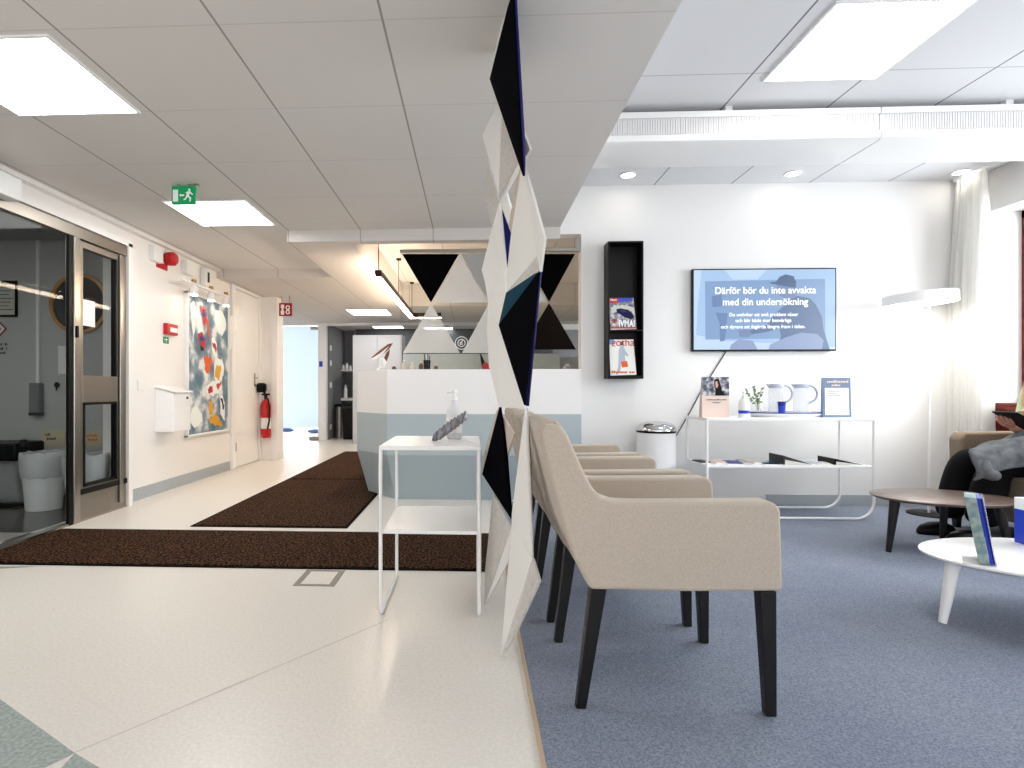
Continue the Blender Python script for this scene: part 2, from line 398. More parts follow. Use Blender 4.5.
# left wall with entrance and white door
def LW(x, y, X=WL): return atX(x, y, X)
yd0, yd1 = LW(127.5, 400, DX).y, None
m = MB(); m.box(WL-0.12, WL, yd0, 7.3, 0, ZL); m.box(WL-0.12, WL, YN, 2.1, 0, ZL); m.box(WL-0.12, WL, 2.1, yd0, 2.05, ZL)
m.box(WL, DX+0.012, yd0, yd0+0.05, 0, 2.08); m.box(WL, DX+0.012, 2.1, yd0+0.05, 2.055, 2.10)
struct(m.build('wall_left', 'corridor_wall'))
m = MB(); y0 = yd0+0.05; y1 = LW(229, 400).y; m.box(WL, WL+0.012, y0, y1, 0, 0.10); struct(m.build('baseboard_left', 'base_grey'))
m = MB(); m.box(WL, WL+0.05, YN, 6.05, ZL-0.03, ZL); struct(m.build('trim_3', 'corridor_wall'))
# pilaster at the corridor's end
m = MB(); m.box(-5.0, -2.575, 7.3, 7.5, 0, ZC); struct(m.build('wall_left', 'corridor_wall'))
m = MB(); m.box(-2.64, -2.56, 7.28, 7.52, 0, 1.93); struct(m.build('trim_4', 'white_paint', bevel=0.004))
# back wall of corridor: door opening, post, alcove, header
BY = 10.2
xa = atY(318, 400, BY).x; xb = atY(326, 400, BY).x
m = MB(); m.box(-5.0, 3.0, BY, BY+0.12, 2.10, ZC); m.box(xa, xb, BY, BY+0.12, 0, 2.10); struct(m.build('wall_back', 'white_paint'))
m = MB(); m.box(xb-0.02, xb+0.02, BY+0.12, 11.6, 0, ZC); m.box(xb, 3.0, 11.6, 11.7, 0, ZC); struct(m.build('wall_back', 'grey_wall'))
m = MB(); m.box(xb+0.33, 1.6, 11.3, 11.58, 0, ZC); struct(m.build('wall_back', 'dark_grey_wall'))
m = MB(); m.box(1.9, 2.0, TVY+0.12, BY, 0, ZH); struct(m.build('wall_right', 'corridor_wall'))
# bright room beyond
m = MB(); m.box(-5.0, -4.9, 7.9, 14.6, 0, ZC); m.box(-5.0, xb, 14.6, 14.7, 0, 0.5); m.box(-5.0, xb, 14.6, 14.7, 2.1, ZC); m.box(xb-0.14, xb-0.02, 11.6, 14.6, 0, ZC); struct(m.build('wall_back', 'white_wall'))
# vestibule
VY = 4.78
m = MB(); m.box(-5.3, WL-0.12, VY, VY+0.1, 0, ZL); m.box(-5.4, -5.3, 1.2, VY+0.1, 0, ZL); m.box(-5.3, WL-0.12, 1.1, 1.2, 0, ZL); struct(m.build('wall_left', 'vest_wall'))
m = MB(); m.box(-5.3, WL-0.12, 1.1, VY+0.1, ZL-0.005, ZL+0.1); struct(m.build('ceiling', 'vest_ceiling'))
p = atY(39, 300, VY); m = MB(); m.box(p.x-0.012, p.x+0.012, VY-0.02, VY, 0.98, ZL-0.01); struct(m.build('trim_5', 'white_plastic'))

# ceiling light panels
def light_panel(x0, x1, y0, y1, z, label, group='square light panels in the ceiling'):
    t = thing('ceiling_light', ((x0+x1)/2, (y0+y1)/2, z), label, 'ceiling light', None)
    m = MB(); w = 0.012
    for a in ((x0-w, x0, y0-w, y1+w), (x1, x1+w, y0-w, y1+w), (x0, x1, y0-w, y0), (x0, x1, y1, y1+w)): m.box(*a, z-0.008, z+0.004)
    m.build('frame', 'white_paint', t)
    m = MB(); m.box(x0, x1, y0, y1, z-0.006, z+0.002); m.build('diffuser', 'lamp_on', t)
light_panel(-2.16, -1.585, 2.03, 2.595, ZL, 'large square light panel in the ceiling nearest the entrance door')
light_panel(-2.15, -1.58, 3.845, 4.41, ZL, 'square light panel in the ceiling behind the green exit sign')
a = atZ(765, 79.7, ZH); b = atZ(872.5, 79, ZH); light_panel(a.x, b.x, a.y-0.60, a.y, ZH, 'large bright light panel over the carpeted waiting area')
a = atZ(345, 309.5, ZC); light_panel(a.x+0.02, a.x+0.62, a.y, a.y+0.6, ZC, 'small far light panel at the end of the corridor ceiling')
for (x, dd, lb) in ((387, 10.75, 'distant light strip in the office ceiling beyond the white header, leftmost'), (438, 11.0, 'distant light strip in the office ceiling seen through the glass')):
    p = atY(x, 325, dd); light_panel(p.x-0.28, p.x+0.28, dd, dd+0.35, ZC+0.005, lb)
light_panel(-4.45, -3.8, 2.4, 3.05, ZL-0.005, 'added square fill light panel in the vestibule ceiling behind the glass')  # unseen panel, added to brighten the otherwise dark vestibule
# downlights
for x, y, lb in ((628, 174.5, 'small round downlight nearest the black magazine rack'), (793, 173, 'small round downlight above the television'), (961, 171.5, 'small round downlight beside the white curtain')):
    p = atZ(x, y, ZH); t = thing('downlight', p, lb, 'downlight')
    m = MB(); m.lathe(p, [(0.062, 0.0), (0.062, -0.006), (0.05, -0.008), (0.05, 0.0)], 24); m.build('trim_ring', 'white_plastic', t, smooth=True)
    m = MB(); m.lathe(p, [(0.05, 0.0), (0.048, -0.009), (0.02, -0.010)], 24); m.build('lens', 'down_on', t)

# ventilation beam
VB = (atY(596, 120, 3.31).x, 3.9)
zb, zt = 2.36, 2.54
jx = atY(884, 130, 3.31).x
t = thing('ventilation_beam', ((VB[0]+VB[1])/2, 3.5, zb), 'long white ventilation beam with a slotted grille hanging under the right ceiling', 'ventilation beam')
m = MB()
def yz_prism(m, pts, x0, x1, mi=0): m.prism([(x0, y, z) for y, z in pts], (x1-x0, 0, 0), mi)
prof = [(3.33, zb+0.01), (3.35, zb), (3.70, zb), (3.70, zt), (3.33, zt), (3.33, zt-0.035), (3.345, zt-0.035), (3.345, zb+0.045), (3.33, zb+0.045)]
yz_prism(m, prof, VB[0], jx-0.004); yz_prism(m, prof, jx+0.004, VB[1])
m.build('casing', 'white_paint', t, smooth=True)
m = MB(); x = VB[0]+0.03
while x < VB[1]-0.02:
    if abs(x-jx) > 0.03: m.box(x, x+0.0085, 3.333, 3.346, zb+0.047, zt-0.037)
    x += 0.0145
m.build('grille', 'white_paint', t)
m = MB(); m.box(VB[0]+0.02, jx-0.02, 3.3455, 3.348, zb+0.046, zt-0.036); m.box(jx+0.02, VB[1]-0.02, 3.3455, 3.348, zb+0.046, zt-0.036); m.build('grille_back', 'grey_wall', t)
for x, y in ((729, 107), (1010, 103)):
    p = atY(x, y, 3.36); m = MB(); m.box(p.x-0.02, p.x+0.02, 3.36, 3.40, zt, ZH); m.build('bracket', 'white_paint', t)

# ================================================================== RECEPTION
t = thing('reception_counter', (0, 4.75, 0), 'faceted reception counter with white top band and blue grey lower panels', 'reception counter')
cx0 = atY(387, 400, 4.60).x; cxl = atY(357, 400, 5.0).x; CR = WE-0.004
zt_, zm, zl_ = 1.09, atY(450, 414, 4.60).z, 0.385
def ring(z, inset=0.0):
    return [(CR, 4.60+inset, z), (cx0+inset*0.4, 4.60+inset, z), (cxl+inset*0.75, 5.0+inset*0.4, z), (cxl+inset*0.75, 6.6, z), (cxl+0.6, 6.6, z), (cxl+0.6, 5.3, z), (CR, 5.3, z)]
def band(z0, z1, i0=0, i1=0):
    m = MB(); a = ring(z0, i0); b = ring(z1, i1); n = len(a)
    m.add(a+b, [tuple(range(n))[::-1], tuple(range(n, 2*n))]+[(i, (i+1) % n, n+(i+1) % n, n+i) for i in range(n)]); return m
band(zm, zt_).build('top_band', 'counter_white', t)
band(zl_, zm).build('middle_band', 'counter_grey', t)
band(0, zl_, 0.13, 0).build('base', 'counter_grey_dark', t)
# glass screen
GY = 4.66
gx0 = atY(400, 300, GY).x; gx1 = WE-0.02; zr = atY(450, 252, GY).z
t = thing('glass_screen', ((gx0+gx1)/2, GY, zt_), 'clear glass screen with black and frosted triangle decals on the reception counter', 'glass screen')
m = MB(); m.box(gx0, gx1, GY, GY+0.008, zt_, zr); m.build('pane', 'glass', t)
m = MB(); m.box(gx0, WE-0.005, GY-0.012, GY+0.022, zr-0.004, zr+0.022); m.box(WE-0.045, WE-0.002, GY-0.02, GY+0.03, zr-0.01, zr+0.10); m.build('top_rail', 'steel', t, bevel=0.002)
def decal(pts, mt, nm='triangle_decal'):
    m = MB(); m.prism([atY(x, y, GY-0.001) for x, y in pts], (0, -0.0012, 0)); return m.build(nm, mt, t)
decal([(402, 254), (459, 254), (431, 302.5)], 'film_black')
decal([(460, 255), (488, 302.5), (432, 302.5)], 'frost_white')
decal([(461, 254), (518, 254), (489.5, 302)], 'frost_grey')
decal([(431, 303.5), (460, 353), (403, 353)], 'frost_white')
decal([(489, 303.5), (519, 353), (462, 353)], 'frost_white')
decal([(522, 254), (575, 254), (549, 302)], 'film_black')
decal([(549, 303), (576, 349.5), (521, 349.5)], 'film_brown')
decal([(519, 256), (547, 302), (491, 302)], 'frost_white')
m = MB()
pc = atY(461.5, 343, GY-0.003)
m.tube([pc+Vector((0.052*math.cos(a*math.pi/12), 0, 0.052*math.sin(a*math.pi/12))) for a in range(25)], 0.003, 6)
m.tube([pc+Vector((0.030*math.cos(a*math.pi/12), 0, 0.030*math.sin(a*math.pi/12))) for a in range(25)], 0.003, 6)
m.tube([pc+Vector((0.012, 0, 0.022)), pc+Vector((-0.012, 0, 0.0)), pc+Vector((-0.010, 0, -0.014)), pc+Vector((0.010, 0, -0.014)), pc+Vector((0.010, 0, 0.0)), pc+Vector((-0.010, 0, 0.0))], 0.003, 6)
m.build('round_emblem', 'white_paint', t)
# pendant
ph = 1.95
pa = atZ(378, 277.5, ph); pb = atZ(411.5, 318, ph); pb.x = pa.x; pc2 = Vector((pb.x+0.42, pb.y, ph))
t = thing('pendant_lamp', (pa.x, pa.y, ph), 'L shaped linear pendant lamp glowing warm above the reception', 'pendant lamp')
m = MB(); m.box(pa.x-0.03, pa.x+0.03, pa.y, pb.y+0.03, ph+0.004, ph+0.07); m.box(pa.x+0.03, pc2.x, pb.y-0.03, pb.y+0.03, ph+0.004, ph+0.07); m.build('housing', 'brown_metal', t, bevel=0.002)
m = MB(); m.box(pa.x-0.026, pa.x+0.026, pa.y+0.004, pb.y+0.026, ph-0.004, ph+0.006); m.box(pa.x+0.026, pc2.x-0.004, pb.y-0.026, pb.y+0.026, ph-0.004, ph+0.006)
m.box(pa.x-0.034, pa.x-0.030, pa.y+0.01, pb.y, ph+0.001, ph+0.028)
m.build('light_strip', 'pendant_on', t)
m = MB(); m.box(pa.x-0.012, pa.x+0.012, pa.y+0.05, pb.y, ph+0.07, ph+0.076); m.build('uplight_strip', 'pendant_on', t)
for yy in (pa.y+0.03, (pa.y+pb.y)/2, pb.y):
    m = MB(); m.tube([(pa.x, yy, ph+0.07), (pa.x, yy, 2.46)], 0.004, 6); m.lathe((pa.x, yy, 2.44), [(0.03, 0), (0.03, 0.02)], 12); m.build('cord', 'brown_metal', t)
# office furniture behind the counter
p0 = atY(352.5, 335, 9.6); p1 = atY(402, 335, 9.6)
t = thing('storage_cabinet', ((p0.x+p1.x)/2, 9.8, 0), 'tall light grey storage cabinet standing behind the reception', 'cabinet')
m = MB(); m.box(p0.x, p1.x, 9.62, 10.1, 0, p0.z); m.build('body', 'cabinet_grey', t, bevel=0.004)
xm = (p0.x+p1.x)/2
m = MB(); m.box(p0.x+0.005, xm-0.003, 9.60, 9.62, 0.05, p0.z-0.01); d = m.build('door', 'cabinet_grey', t, bevel=0.002)
m = MB(); m.box(xm-0.05, xm-0.035, 9.575, 9.6, 0.95, 1.15); m.build('handle', 'steel', d)
m = MB(); m.box(xm+0.003, p1.x-0.005, 9.60, 9.62, 0.05, p0.z-0.01); d = m.build('door', 'cabinet_grey', t, bevel=0.002)
m = MB(); m.box(xm+0.035, xm+0.05, 9.575, 9.6, 0.95, 1.15); m.build('handle', 'steel', d)
p0 = atY(403, 354, 8.9); p1 = atY(560, 354, 8.9)
t = thing('low_cabinet', ((p0.x+p1.x)/2, 9.1, 0), 'long low blue grey cabinet seen through the reception glass', 'cabinet')
m = MB(); m.box(p0.x, p1.x, 8.9, 9.3, 0, p0.z); m.build('body', 'counter_grey', t, bevel=0.004)
n = 4; w = (p1.x-p0.x)/n
for i in range(n):
    m = MB(); m.box(p0.x+i*w+0.006, p0.x+(i+1)*w-0.006, 8.885, 8.9, 0.05, p0.z-0.02); m.build('door', 'counter_grey', t, bevel=0.002)
m = MB(); a0 = atY(403, 340, 9.95); a1 = atY(575, 340, 9.95); m.box(p1.x-0.9, 1.9, 9.95, 10.05, 0, 1.5)
tag(m.build('partition_screen', 'cabinet_grey', bevel=0.01), 'pale grey office partition behind the low cabinet', 'partition')
# alcove: steel bin, shelves with items
p = atZ(338.5, 438.5, 0)
t = thing('steel_bin', (p.x, p.y+0.12, 0), 'tall brushed steel waste bin in the grey alcove', 'waste bin')
m = MB(); m.lathe((p.x, p.y+0.1, 0), [(0.10, 0), (0.10, 0.60)], 24); m.build('body', 'brushed_steel', t, smooth=True)
m = MB(); m.lathe((p.x, p.y+0.1, 0.60), [(0.103, 0), (0.103, 0.03), (0.08, 0.05), (0.0, 0.055)], 24); m.build('lid', 'black_satin', t, smooth=True)
q = atY(348, 438, 10.5); m = MB(); m.hexa([(q.x-0.06, 10.35, 0), (q.x+0.16, 10.35, 0), (q.x+0.16, 10.55, 0), (q.x-0.06, 10.55, 0)], [(q.x-0.08, 10.33, 0.58), (q.x+0.18, 10.33, 0.58), (q.x+0.18, 10.57, 0.58), (q.x-0.08, 10.57, 0.58)])
t = thing('black_bin', (q.x+0.05, 10.45, 0), 'black waste bin beside the tall steel bin', 'waste bin')
m.build('body', 'black_satin', t, bevel=0.01)
m = MB(); m.box(q.x-0.085, q.x+0.185, 10.325, 10.575, 0.58, 0.61); m.build('lid', 'charcoal', t, bevel=0.008)
for (yy, lb) in ((370, 'upper small white shelf in the dark alcove with jars'), (398, 'lower small white shelf in the dark alcove above the bins')):
    a = atY(341, yy, 10.7); b = atY(354, yy, 10.7); m = MB(); m.box(a.x, b.x+0.1, 10.68, 11.3, a.z-0.02 if yy == 370 else a.z-0.05, a.z); tag(m.build('wall_shelf', 'white_paint', bevel=0.003), lb, 'shelf')
for (x, y, h, r, lb) in ((343.5, 370, 0.10, 0.025, 'leftmost white jar on the upper alcove shelf'), (347, 370, 0.13, 0.028, 'middle white jar on the upper alcove shelf'), (350.5, 370, 0.09, 0.025, 'rightmost white jar on the upper alcove shelf'), (345.5, 398, 0.24, 0.035, 'white bottle on the lower alcove shelf')):
    p = atY(x, y, 10.75); t = thing('jar' if h < 0.2 else 'bottle', p, lb, 'jar' if h < 0.2 else 'bottle')
    m = MB(); m.lathe(p, [(r, 0), (r, h*0.7), (r*0.5, h*0.85), (r*0.5, h)], 12); m.build('body', 'white_plastic', t, smooth=True)
    m = MB(); m.lathe(p+Vector((0, 0, h)), [(r*0.6, 0), (r*0.6, 0.02)], 12); m.build('cap', 'grey_plastic', t)
for y, lb in ((348, 'topmost white wall switch inside the grey alcove'), (363, 'second white wall switch inside the grey alcove'), (385, 'third white wall switch inside the grey alcove'), (427, 'lowest white socket on the grey alcove wall')):
    p = atX(330.5, y, xb+0.02); m = MB(); m.box(p.x, p.x+0.012, p.y-0.05, p.y+0.05, p.z-0.05, p.z+0.05); tag(m.build('wall_switch', 'white_plastic', bevel=0.003), lb, 'switch')
p = atY(321, 364, BY); m = MB(); m.box(p.x-0.03, p.x+0.03, BY-0.02, BY, p.z-0.05, p.z+0.05); tag(m.build('door_keypad', 'blue', bevel=0.004), 'small blue keypad on the white post right of the bright doorway', 'keypad')
# bright room: low grey box, blue shoe covers, window
p = atZ(314, 440, 0)
m = MB(); a0 = atZ(308.5, 440.5, 0); m.box(a0.x, a0.x+0.17, a0.y+0.02, a0.y+0.3, 0, 0.07); tag(m.build('door_stop_box', 'stone_strip', bevel=0.01), 'small low grey box on the floor in the bright doorway', 'box')
def blob_cover(p, lb, mt='cover_blue'):
    m = MB(); n = 14
    vs = []; m.lathe(p, [(0.02, 0.0), (0.085, 0.01), (0.11, 0.035), (0.085, 0.07), (0.03, 0.085)], 14, sx=1.6, sy=0.9)
    for v in m.v: v.x += random.uniform(-.015, .015); v.z = max(0, v.z+random.uniform(-.012, .012))
    tag(m.build('shoe_cover', mt, smooth=True), lb, 'shoe cover')
blob_cover(Vector((-3.37, 11.9, 0)), 'crumpled blue shoe cover lying right in the bright doorway')
blob_cover(Vector((-4.10, 12.3, 0)), 'crumpled blue shoe cover lying left in the bright doorway')
m = MB()
for a in ((-5.0, xb-0.15, 0.5, 0.56), (-5.0, xb-0.15, 2.04, 2.1)): m.box(a[0], a[1], 14.58, 14.66, a[2], a[3])
for xx in (-4.98, -4.3, -3.6, xb-0.2): m.box(xx, xx+0.05, 14.58, 14.66, 0.56, 2.04)
wd = struct(m.build('window_2', 'white_paint'))
m = MB(); m.box(-5.0, xb-0.15, 14.615, 14.62, 0.56, 2.04); m.build('pane', 'glass', wd)
# frosted glass door leaf in the doorway
t = thing('door_1', (-3.2, BY+0.05, 0), '', ''); del t['label']; del t['category']; struct(t)
xl = -3.58
m = MB(); m.box(xl, xa-0.01, BY+0.05, BY+0.06, 0.22, 2.09); m.build('pane', 'frosted_door', t)
m = MB(); a = atY(310, 326, BY); m.box(a.x, xa-0.01, BY+0.035, BY+0.075, 2.03, 2.08); m.build('hinge', 'steel', t)

# counter-top objects
def cpt(x, Y=4.85): return Vector((atY(x, 369, Y).x, Y, zt_))
p = cpt(381, 4.95)
t = thing('bird_sculpture', p, 'small brown and white winged bird sculpture on the counter end', 'sculpture')
def wing(pts, mt, nm, Y=4.95, th=0.012):
    m = MB(); m.prism([atY(x, y, Y) for x, y in pts], (0, th, 0)); return m.build(nm, mt, t, bevel=0.003)
m = MB(); m.lathe(p, [(0.05, 0), (0.045, 0.012), (0.02, 0.03), (0.015, 0.06), (0.006, 0.10)], 16); m.build('base', 'white_gloss', t, smooth=True)
wing([(371, 358), (373, 356), (380, 350), (388, 344), (393, 343), (389, 349), (382, 355), (375, 359)], 'copper', 'wing', 4.94)
wing([(371, 359), (380, 353), (389, 346), (383, 354), (376, 359.5)], 'white_gloss', 'wing', 4.925)
wing([(383, 361), (386, 353), (390, 349), (389, 355), (386, 363)], 'copper', 'wing', 4.96)
wing([(379, 368), (380, 358), (383, 357), (387, 362), (385, 368)], 'white_gloss', 'body', 4.95, 0.02)
def small_bottle(x, h, r, lb, mt='pale_plastic', Y=4.9, cat='bottle', cap='white_plastic', nm='bottle'):
    p = cpt(x, Y); t = thing(nm, p, lb, cat)
    m = MB(); m.lathe(p, [(r, 0), (r, h*0.65), (r*0.4, h*0.8), (r*0.4, h*0.88)], 16); m.build('body', mt, t, smooth=True)
    m = MB(); m.lathe(p+Vector((0, 0, h*0.88)), [(r*0.5, 0), (r*0.5, h*0.12)], 12); m.build('cap', cap, t, smooth=True)
small_bottle(394, 0.045, 0.018, 'tiny amber jar right of the bird sculpture on the counter', 'copper')
small_bottle(404, 0.09, 0.022, 'short pale bottle just behind the left edge of the glass', 'pink_paper', 4.85)
small_bottle(412, 0.07, 0.02, 'squat pale jar behind the glass between two bottles', 'pink_paper', 4.88)
small_bottle(421, 0.075, 0.02, 'small tan jar behind the glass left of the black pen cup', 'copper', 4.9)
p = cpt(427, 4.9)
t = thing('pen_cup', p, 'black pen cup with pens behind the reception glass', 'pen cup')
m = MB(); m.lathe(p, [(0.028, 0), (0.032, 0.09), (0.028, 0.09), (0.026, 0.01)], 16); m.build('cup', 'black_satin', t, smooth=True)
for k in range(4):
    m = MB(); m.tube([p+Vector((0.01*math.cos(k*1.7), 0.01*math.sin(k*1.7), 0.01)), p+Vector((0.025*math.cos(k*1.7), 0.02*math.sin(k*1.7), 0.13+0.01*k))], 0.004, 6); m.build('pen', ['blue', 'white_plastic', 'black_satin', 'copper'][k], t)
small_bottle(436, 0.05, 0.018, 'tiny tan pot behind the glass right of the pen cup', 'copper', 4.9)
m = MB(); a = cpt(441, 4.86); b = cpt(480, 4.86); m.box(a.x, b.x, 4.86, 4.92, zt_, zt_+0.012); tag(m.build('keyboard', 'charcoal', bevel=0.003), 'flat dark keyboard on the counter behind the glass', 'keyboard')
p = cpt(485, 4.86)
t = thing('tape_dispenser', p, 'black and red tape dispenser behind the glass near the hanging screen', 'tape dispenser')
m = MB(); m.prism([p+Vector((-0.02, 0, 0)), p+Vector((0.05, 0, 0)), p+Vector((0.04, 0, 0.04)), p+Vector((0.0, 0, 0.07)), p+Vector((-0.04, 0, 0.15)), p+Vector((-0.045, 0, 0.14))], (0, 0.03, 0)); m.build('body', 'black_satin', t, bevel=0.004)
m = MB(); m.lathe(p+Vector((0.008, -0.004, 0.035)), [(0.032, 0), (0.032, 0.004)], 20, axis='Y'); m.build('roll', 'red', t)
small_bottle(567, 0.06, 0.035, 'small white box shaped pot at the right end of the counter glass', 'cabinet_grey', 5.0)

# ================================================================== LEFT WALL OBJECTS
def wallbox(name, x0, x1, y0, y1, mt, depth=0.03, X=WL, bevel=0.003, parent=None, extra=None):
    a = LW(x0, y0, X); b = LW(x1, y1, X); m = MB(); m.box(X, X+depth, a.y, b.y, min(a.z, b.z), max(a.z, b.z))
    return m.build(name, mt, parent, bevel=bevel)
def wb(x0, x1, yt, yb, X=WL):  # extents from centre column
    xm = (x0+x1)/2; a = LW(x0, yt, X); b = LW(x1, yt, X); t_ = LW(xm, yt, X); u = LW(xm, yb, X)
    return a.y, b.y, u.z, t_.z
# entrance door: metal frame, sliding leaf, side panel
t = struct(bpy.data.objects.new('door_2', None)); COL.objects.link(t); t.location = (DX, 3.9, 0)
zh0 = LW(74, 236, DX).z; zh1 = 2.05
yp0, yp1 = LW(70, 400, DX).y, LW(80, 400, DX).y
m = MB(); m.box(DX-0.09, DX, 2.1, yd0, zh0, zh1); m.build('header', 'brushed_steel', t, bevel=0.003)
m = MB(); m.box(DX-0.06, DX+0.006, yp0+0.035, yp1, 0.0, zh0+0.0); m.build('post', 'steel', t, bevel=0.006)
m = MB(); m.box(DX-0.025, DX-0.002, yp0-0.006, yp0+0.033, 0.0, zh0); m.build('post', 'black_satin', t, bevel=0.003)
m = MB(); m.box(DX-0.03, DX-0.024, 2.1, yp0-0.012, 0.03, zh0); m.build('pane', 'door_glass', t)
m = MB(); m.box(DX-0.07, DX-0.005, 2.1, yd0, 0.0, 0.012); m.build('threshold', 'steel', t)
ya, yb_ = yp1+0.004, yd0-0.01
# side leaf
def zat(x, y): return LW(x, y, DX).z
z_top = zh0-0.01; gl0, gl1 = LW(84, 400, DX).y, LW(117.5, 400, DX).y
zmid1 = zat(100, 376); zmid0 = zat(100, 402); zb1 = zat(100, 483); 
m = MB(); m.box(DX-0.05, DX-0.006, ya, gl0, 0.01, z_top); m.box(DX-0.05, DX-0.006, gl1, yb_, 0.01, z_top)
m.box(DX-0.05, DX-0.006, gl0, gl1, zmid0, zmid1); m.box(DX-0.05, DX-0.006, gl0, gl1, 0.01, zb1); m.box(DX-0.05, DX-0.006, gl0, gl1, z_top-0.045, z_top)
leaf = m.build('leaf_frame', 'brushed_steel', t, bevel=0.002)
m = MB(); w = 0.018
for (z0, z1) in ((zb1, zmid0), (zmid1, z_top-0.045)):
    m.box(DX-0.04, DX-0.002, gl1-w, gl1, z0, z1)
    if z0 == zb1: m.box(DX-0.04, DX-0.002, gl0, gl0+w, z0, z1); m.box(DX-0.04, DX-0.002, gl0, gl1, z0, z0+w); m.box(DX-0.04, DX-0.002, gl0, gl1, z1-w, z1)
m.box(DX-0.004, DX+0.004, ya, yb_, zb1-0.05, zb1-0.012)
m.build('gasket', 'black_satin', t)
for (z0, z1) in ((zb1, zmid0), (zmid1, z_top-0.045)):
    m = MB(); m.box(DX-0.03, DX-0.024, gl0, gl1, z0, z1); m.build('pane', 'door_glass', t)
m = MB(); m.box(DX-0.002, DX+0.012, gl1+0.02, yb_-0.06, 0.05, z_top); m.build('edge_strip', 'steel', t, bevel=0.004)
m = MB(); m.box(DX-0.01, DX+0.02, yp1-0.055, yp1-0.035, 1.28, 1.36); m.build('lock', 'black_satin', t, bevel=0.003)
# note on the door glass
y0, y1, z0, z1 = wb(82, 98, 300, 326, DX)
m = MB(); m.box(DX-0.0235, DX-0.0225, y0, y1, z0, z1); tag(m.build('paper_note', 'paper'), 'white paper note on the upper glass of the entrance door', 'note')
# door operator box
m = MB(); p = LW(16, 200, DX); m.box(DX, DX+0.09, 2.2, p.y-0.06, zh1-0.03, zh1+0.10); tag(m.build('door_operator', 'white_plastic', bevel=0.008), 'white automatic door opener box above the entrance, cut by the frame', 'door opener')
# white door in left wall
t = struct(bpy.data.objects.new('door_3', None)); COL.objects.link(t)
ya = LW(233, 400).y; yb_ = LW(257, 400).y; t.location = (WL, (ya+yb_)/2, 0); zd = LW(245, 294).z
m = MB(); m.box(WL, WL+0.02, ya, yb_, 0.012, zd); m.build('leaf', 'white_gloss', t, bevel=0.003)
m = MB(); m.box(WL, WL+0.035, ya-0.09, ya-0.005, 0, zd+0.08); m.box(WL, WL+0.035, yb_+0.005, yb_+0.14, 0, zd+0.08); m.box(WL, WL+0.035, ya-0.005, yb_+0.005, zd+0.006, zd+0.08); m.build('door_frame', 'white_paint', t, bevel=0.004)
for yy in (311, 328, 447):
    p = LW(233.5, yy); m = MB(); m.tube([p+Vector((0.025, 0, -0.05)), p+Vector((0.025, 0, 0.05))], 0.012, 8); m.build('hinge', 'steel', t)
p = LW(253, 378); m = MB(); m.box(WL+0.02, WL+0.026, p.y-0.02, p.y+0.02, p.z-0.1, p.z+0.06); m.tube([p+Vector((0.02, 0, 0)), p+Vector((0.06, 0, 0)), p+Vector((0.06, -0.10, 0))], 0.009, 8); m.build('door_handle', 'steel', t)
m = MB(); m.lathe(p+Vector((0.02, 0, -0.09)), [(0.02, 0), (0.018, 0.015)], 14, axis='X'); m.build('lock', 'steel', t)
# wall boxes and alarms
def simple(name, x0, x1, yt, yb, mt, dep, lb, cat, bevel=0.004, group=None):
    y0, y1, z0, z1 = wb(x0, x1, yt, yb); m = MB(); m.box(WL, WL+dep, y0, y1, z0, z1); o = m.build(name, mt, None, bevel=bevel); tag(o, lb, cat, group); return o
simple('light_switch', 137, 142.5, 379.5, 391, 'white_plastic', 0.012, 'white light switch on the wall right of the entrance door', 'switch')
simple('alarm_speaker', 149, 158, 246.5, 262, 'white_plastic', 0.05, 'small white alarm box beside the red bell near the ceiling', 'alarm')
y0, y1, z0, z1 = wb(161, 171, 252, 266); c = Vector((WL, (y0+y1)/2, (z0+z1)/2))
t = thing('fire_bell', c, 'round red fire alarm sounder on the wall near the ceiling', 'fire alarm')
m = MB(); m.lathe(c, [(0.055, 0), (0.06, 0.03), (0.05, 0.03)], 24, axis='X'); m.build('base', 'dark_red', t, smooth=True)
m = MB(); m.lathe(c+Vector((0.03, 0, 0)), [(0.062, 0), (0.062, 0.045), (0.045, 0.065), (0.0, 0.07)], 24, axis='X'); m.build('dome', 'red', t, smooth=True)
simple('fire_label', 156, 167, 263, 269, 'red', 0.006, 'small red label under the white alarm box', 'label', 0.001)
y0, y1, z0, z1 = wb(163, 174, 324, 335); t = thing('fire_call_point', (WL, (y0+y1)/2, z0), 'red fire alarm call point above the mailbox', 'fire call point')
m = MB(); m.box(WL, WL+0.04, y0, y1, z0, z1); m.build('body', 'red', t, bevel=0.006)
m = MB(); m.box(WL+0.04, WL+0.043, y0+0.05, y1-0.015, z0+0.025, z1-0.035); m.build('glass', 'sign_white', t)
y0, y1, z0, z1 = wb(163, 168.5, 337, 343.5); t = thing('evacuation_label', (WL, (y0+y1)/2, z0), 'tiny green safety label under the red call point', 'label')
m = MB(); m.box(WL, WL+0.004, y0, y1, z0, z1); m.build('plate', 'green', t)
m = MB(); m.box(WL+0.004, WL+0.005, (y0+y1)/2-0.004, (y0+y1)/2+0.004, z0+0.012, z1-0.012); m.box(WL+0.004, WL+0.005, y0+0.015, y1-0.015, (z0+z1)/2+0.004, (z0+z1)/2+0.010); m.build('pictogram', 'sign_white', t)
simple('junction_box', 181, 190, 262, 275, 'white_plastic', 0.06, 'square white junction box above the left end of the painting', 'junction box')
y0, y1, z0, z1 = wb(200, 207, 269, 288); t = thing('motion_sensor', (WL, (y0+y1)/2, z0), 'white motion sensor with a black slot above the painting', 'sensor')
m = MB(); m.box(WL, WL+0.07, y0, y1, z0, z1); m.build('body', 'white_plastic', t, bevel=0.008)
m = MB(); m.box(WL+0.07, WL+0.073, y0+0.02, y0+0.06, z0+0.05, z1-0.045); m.build('slot', 'black_satin', t)
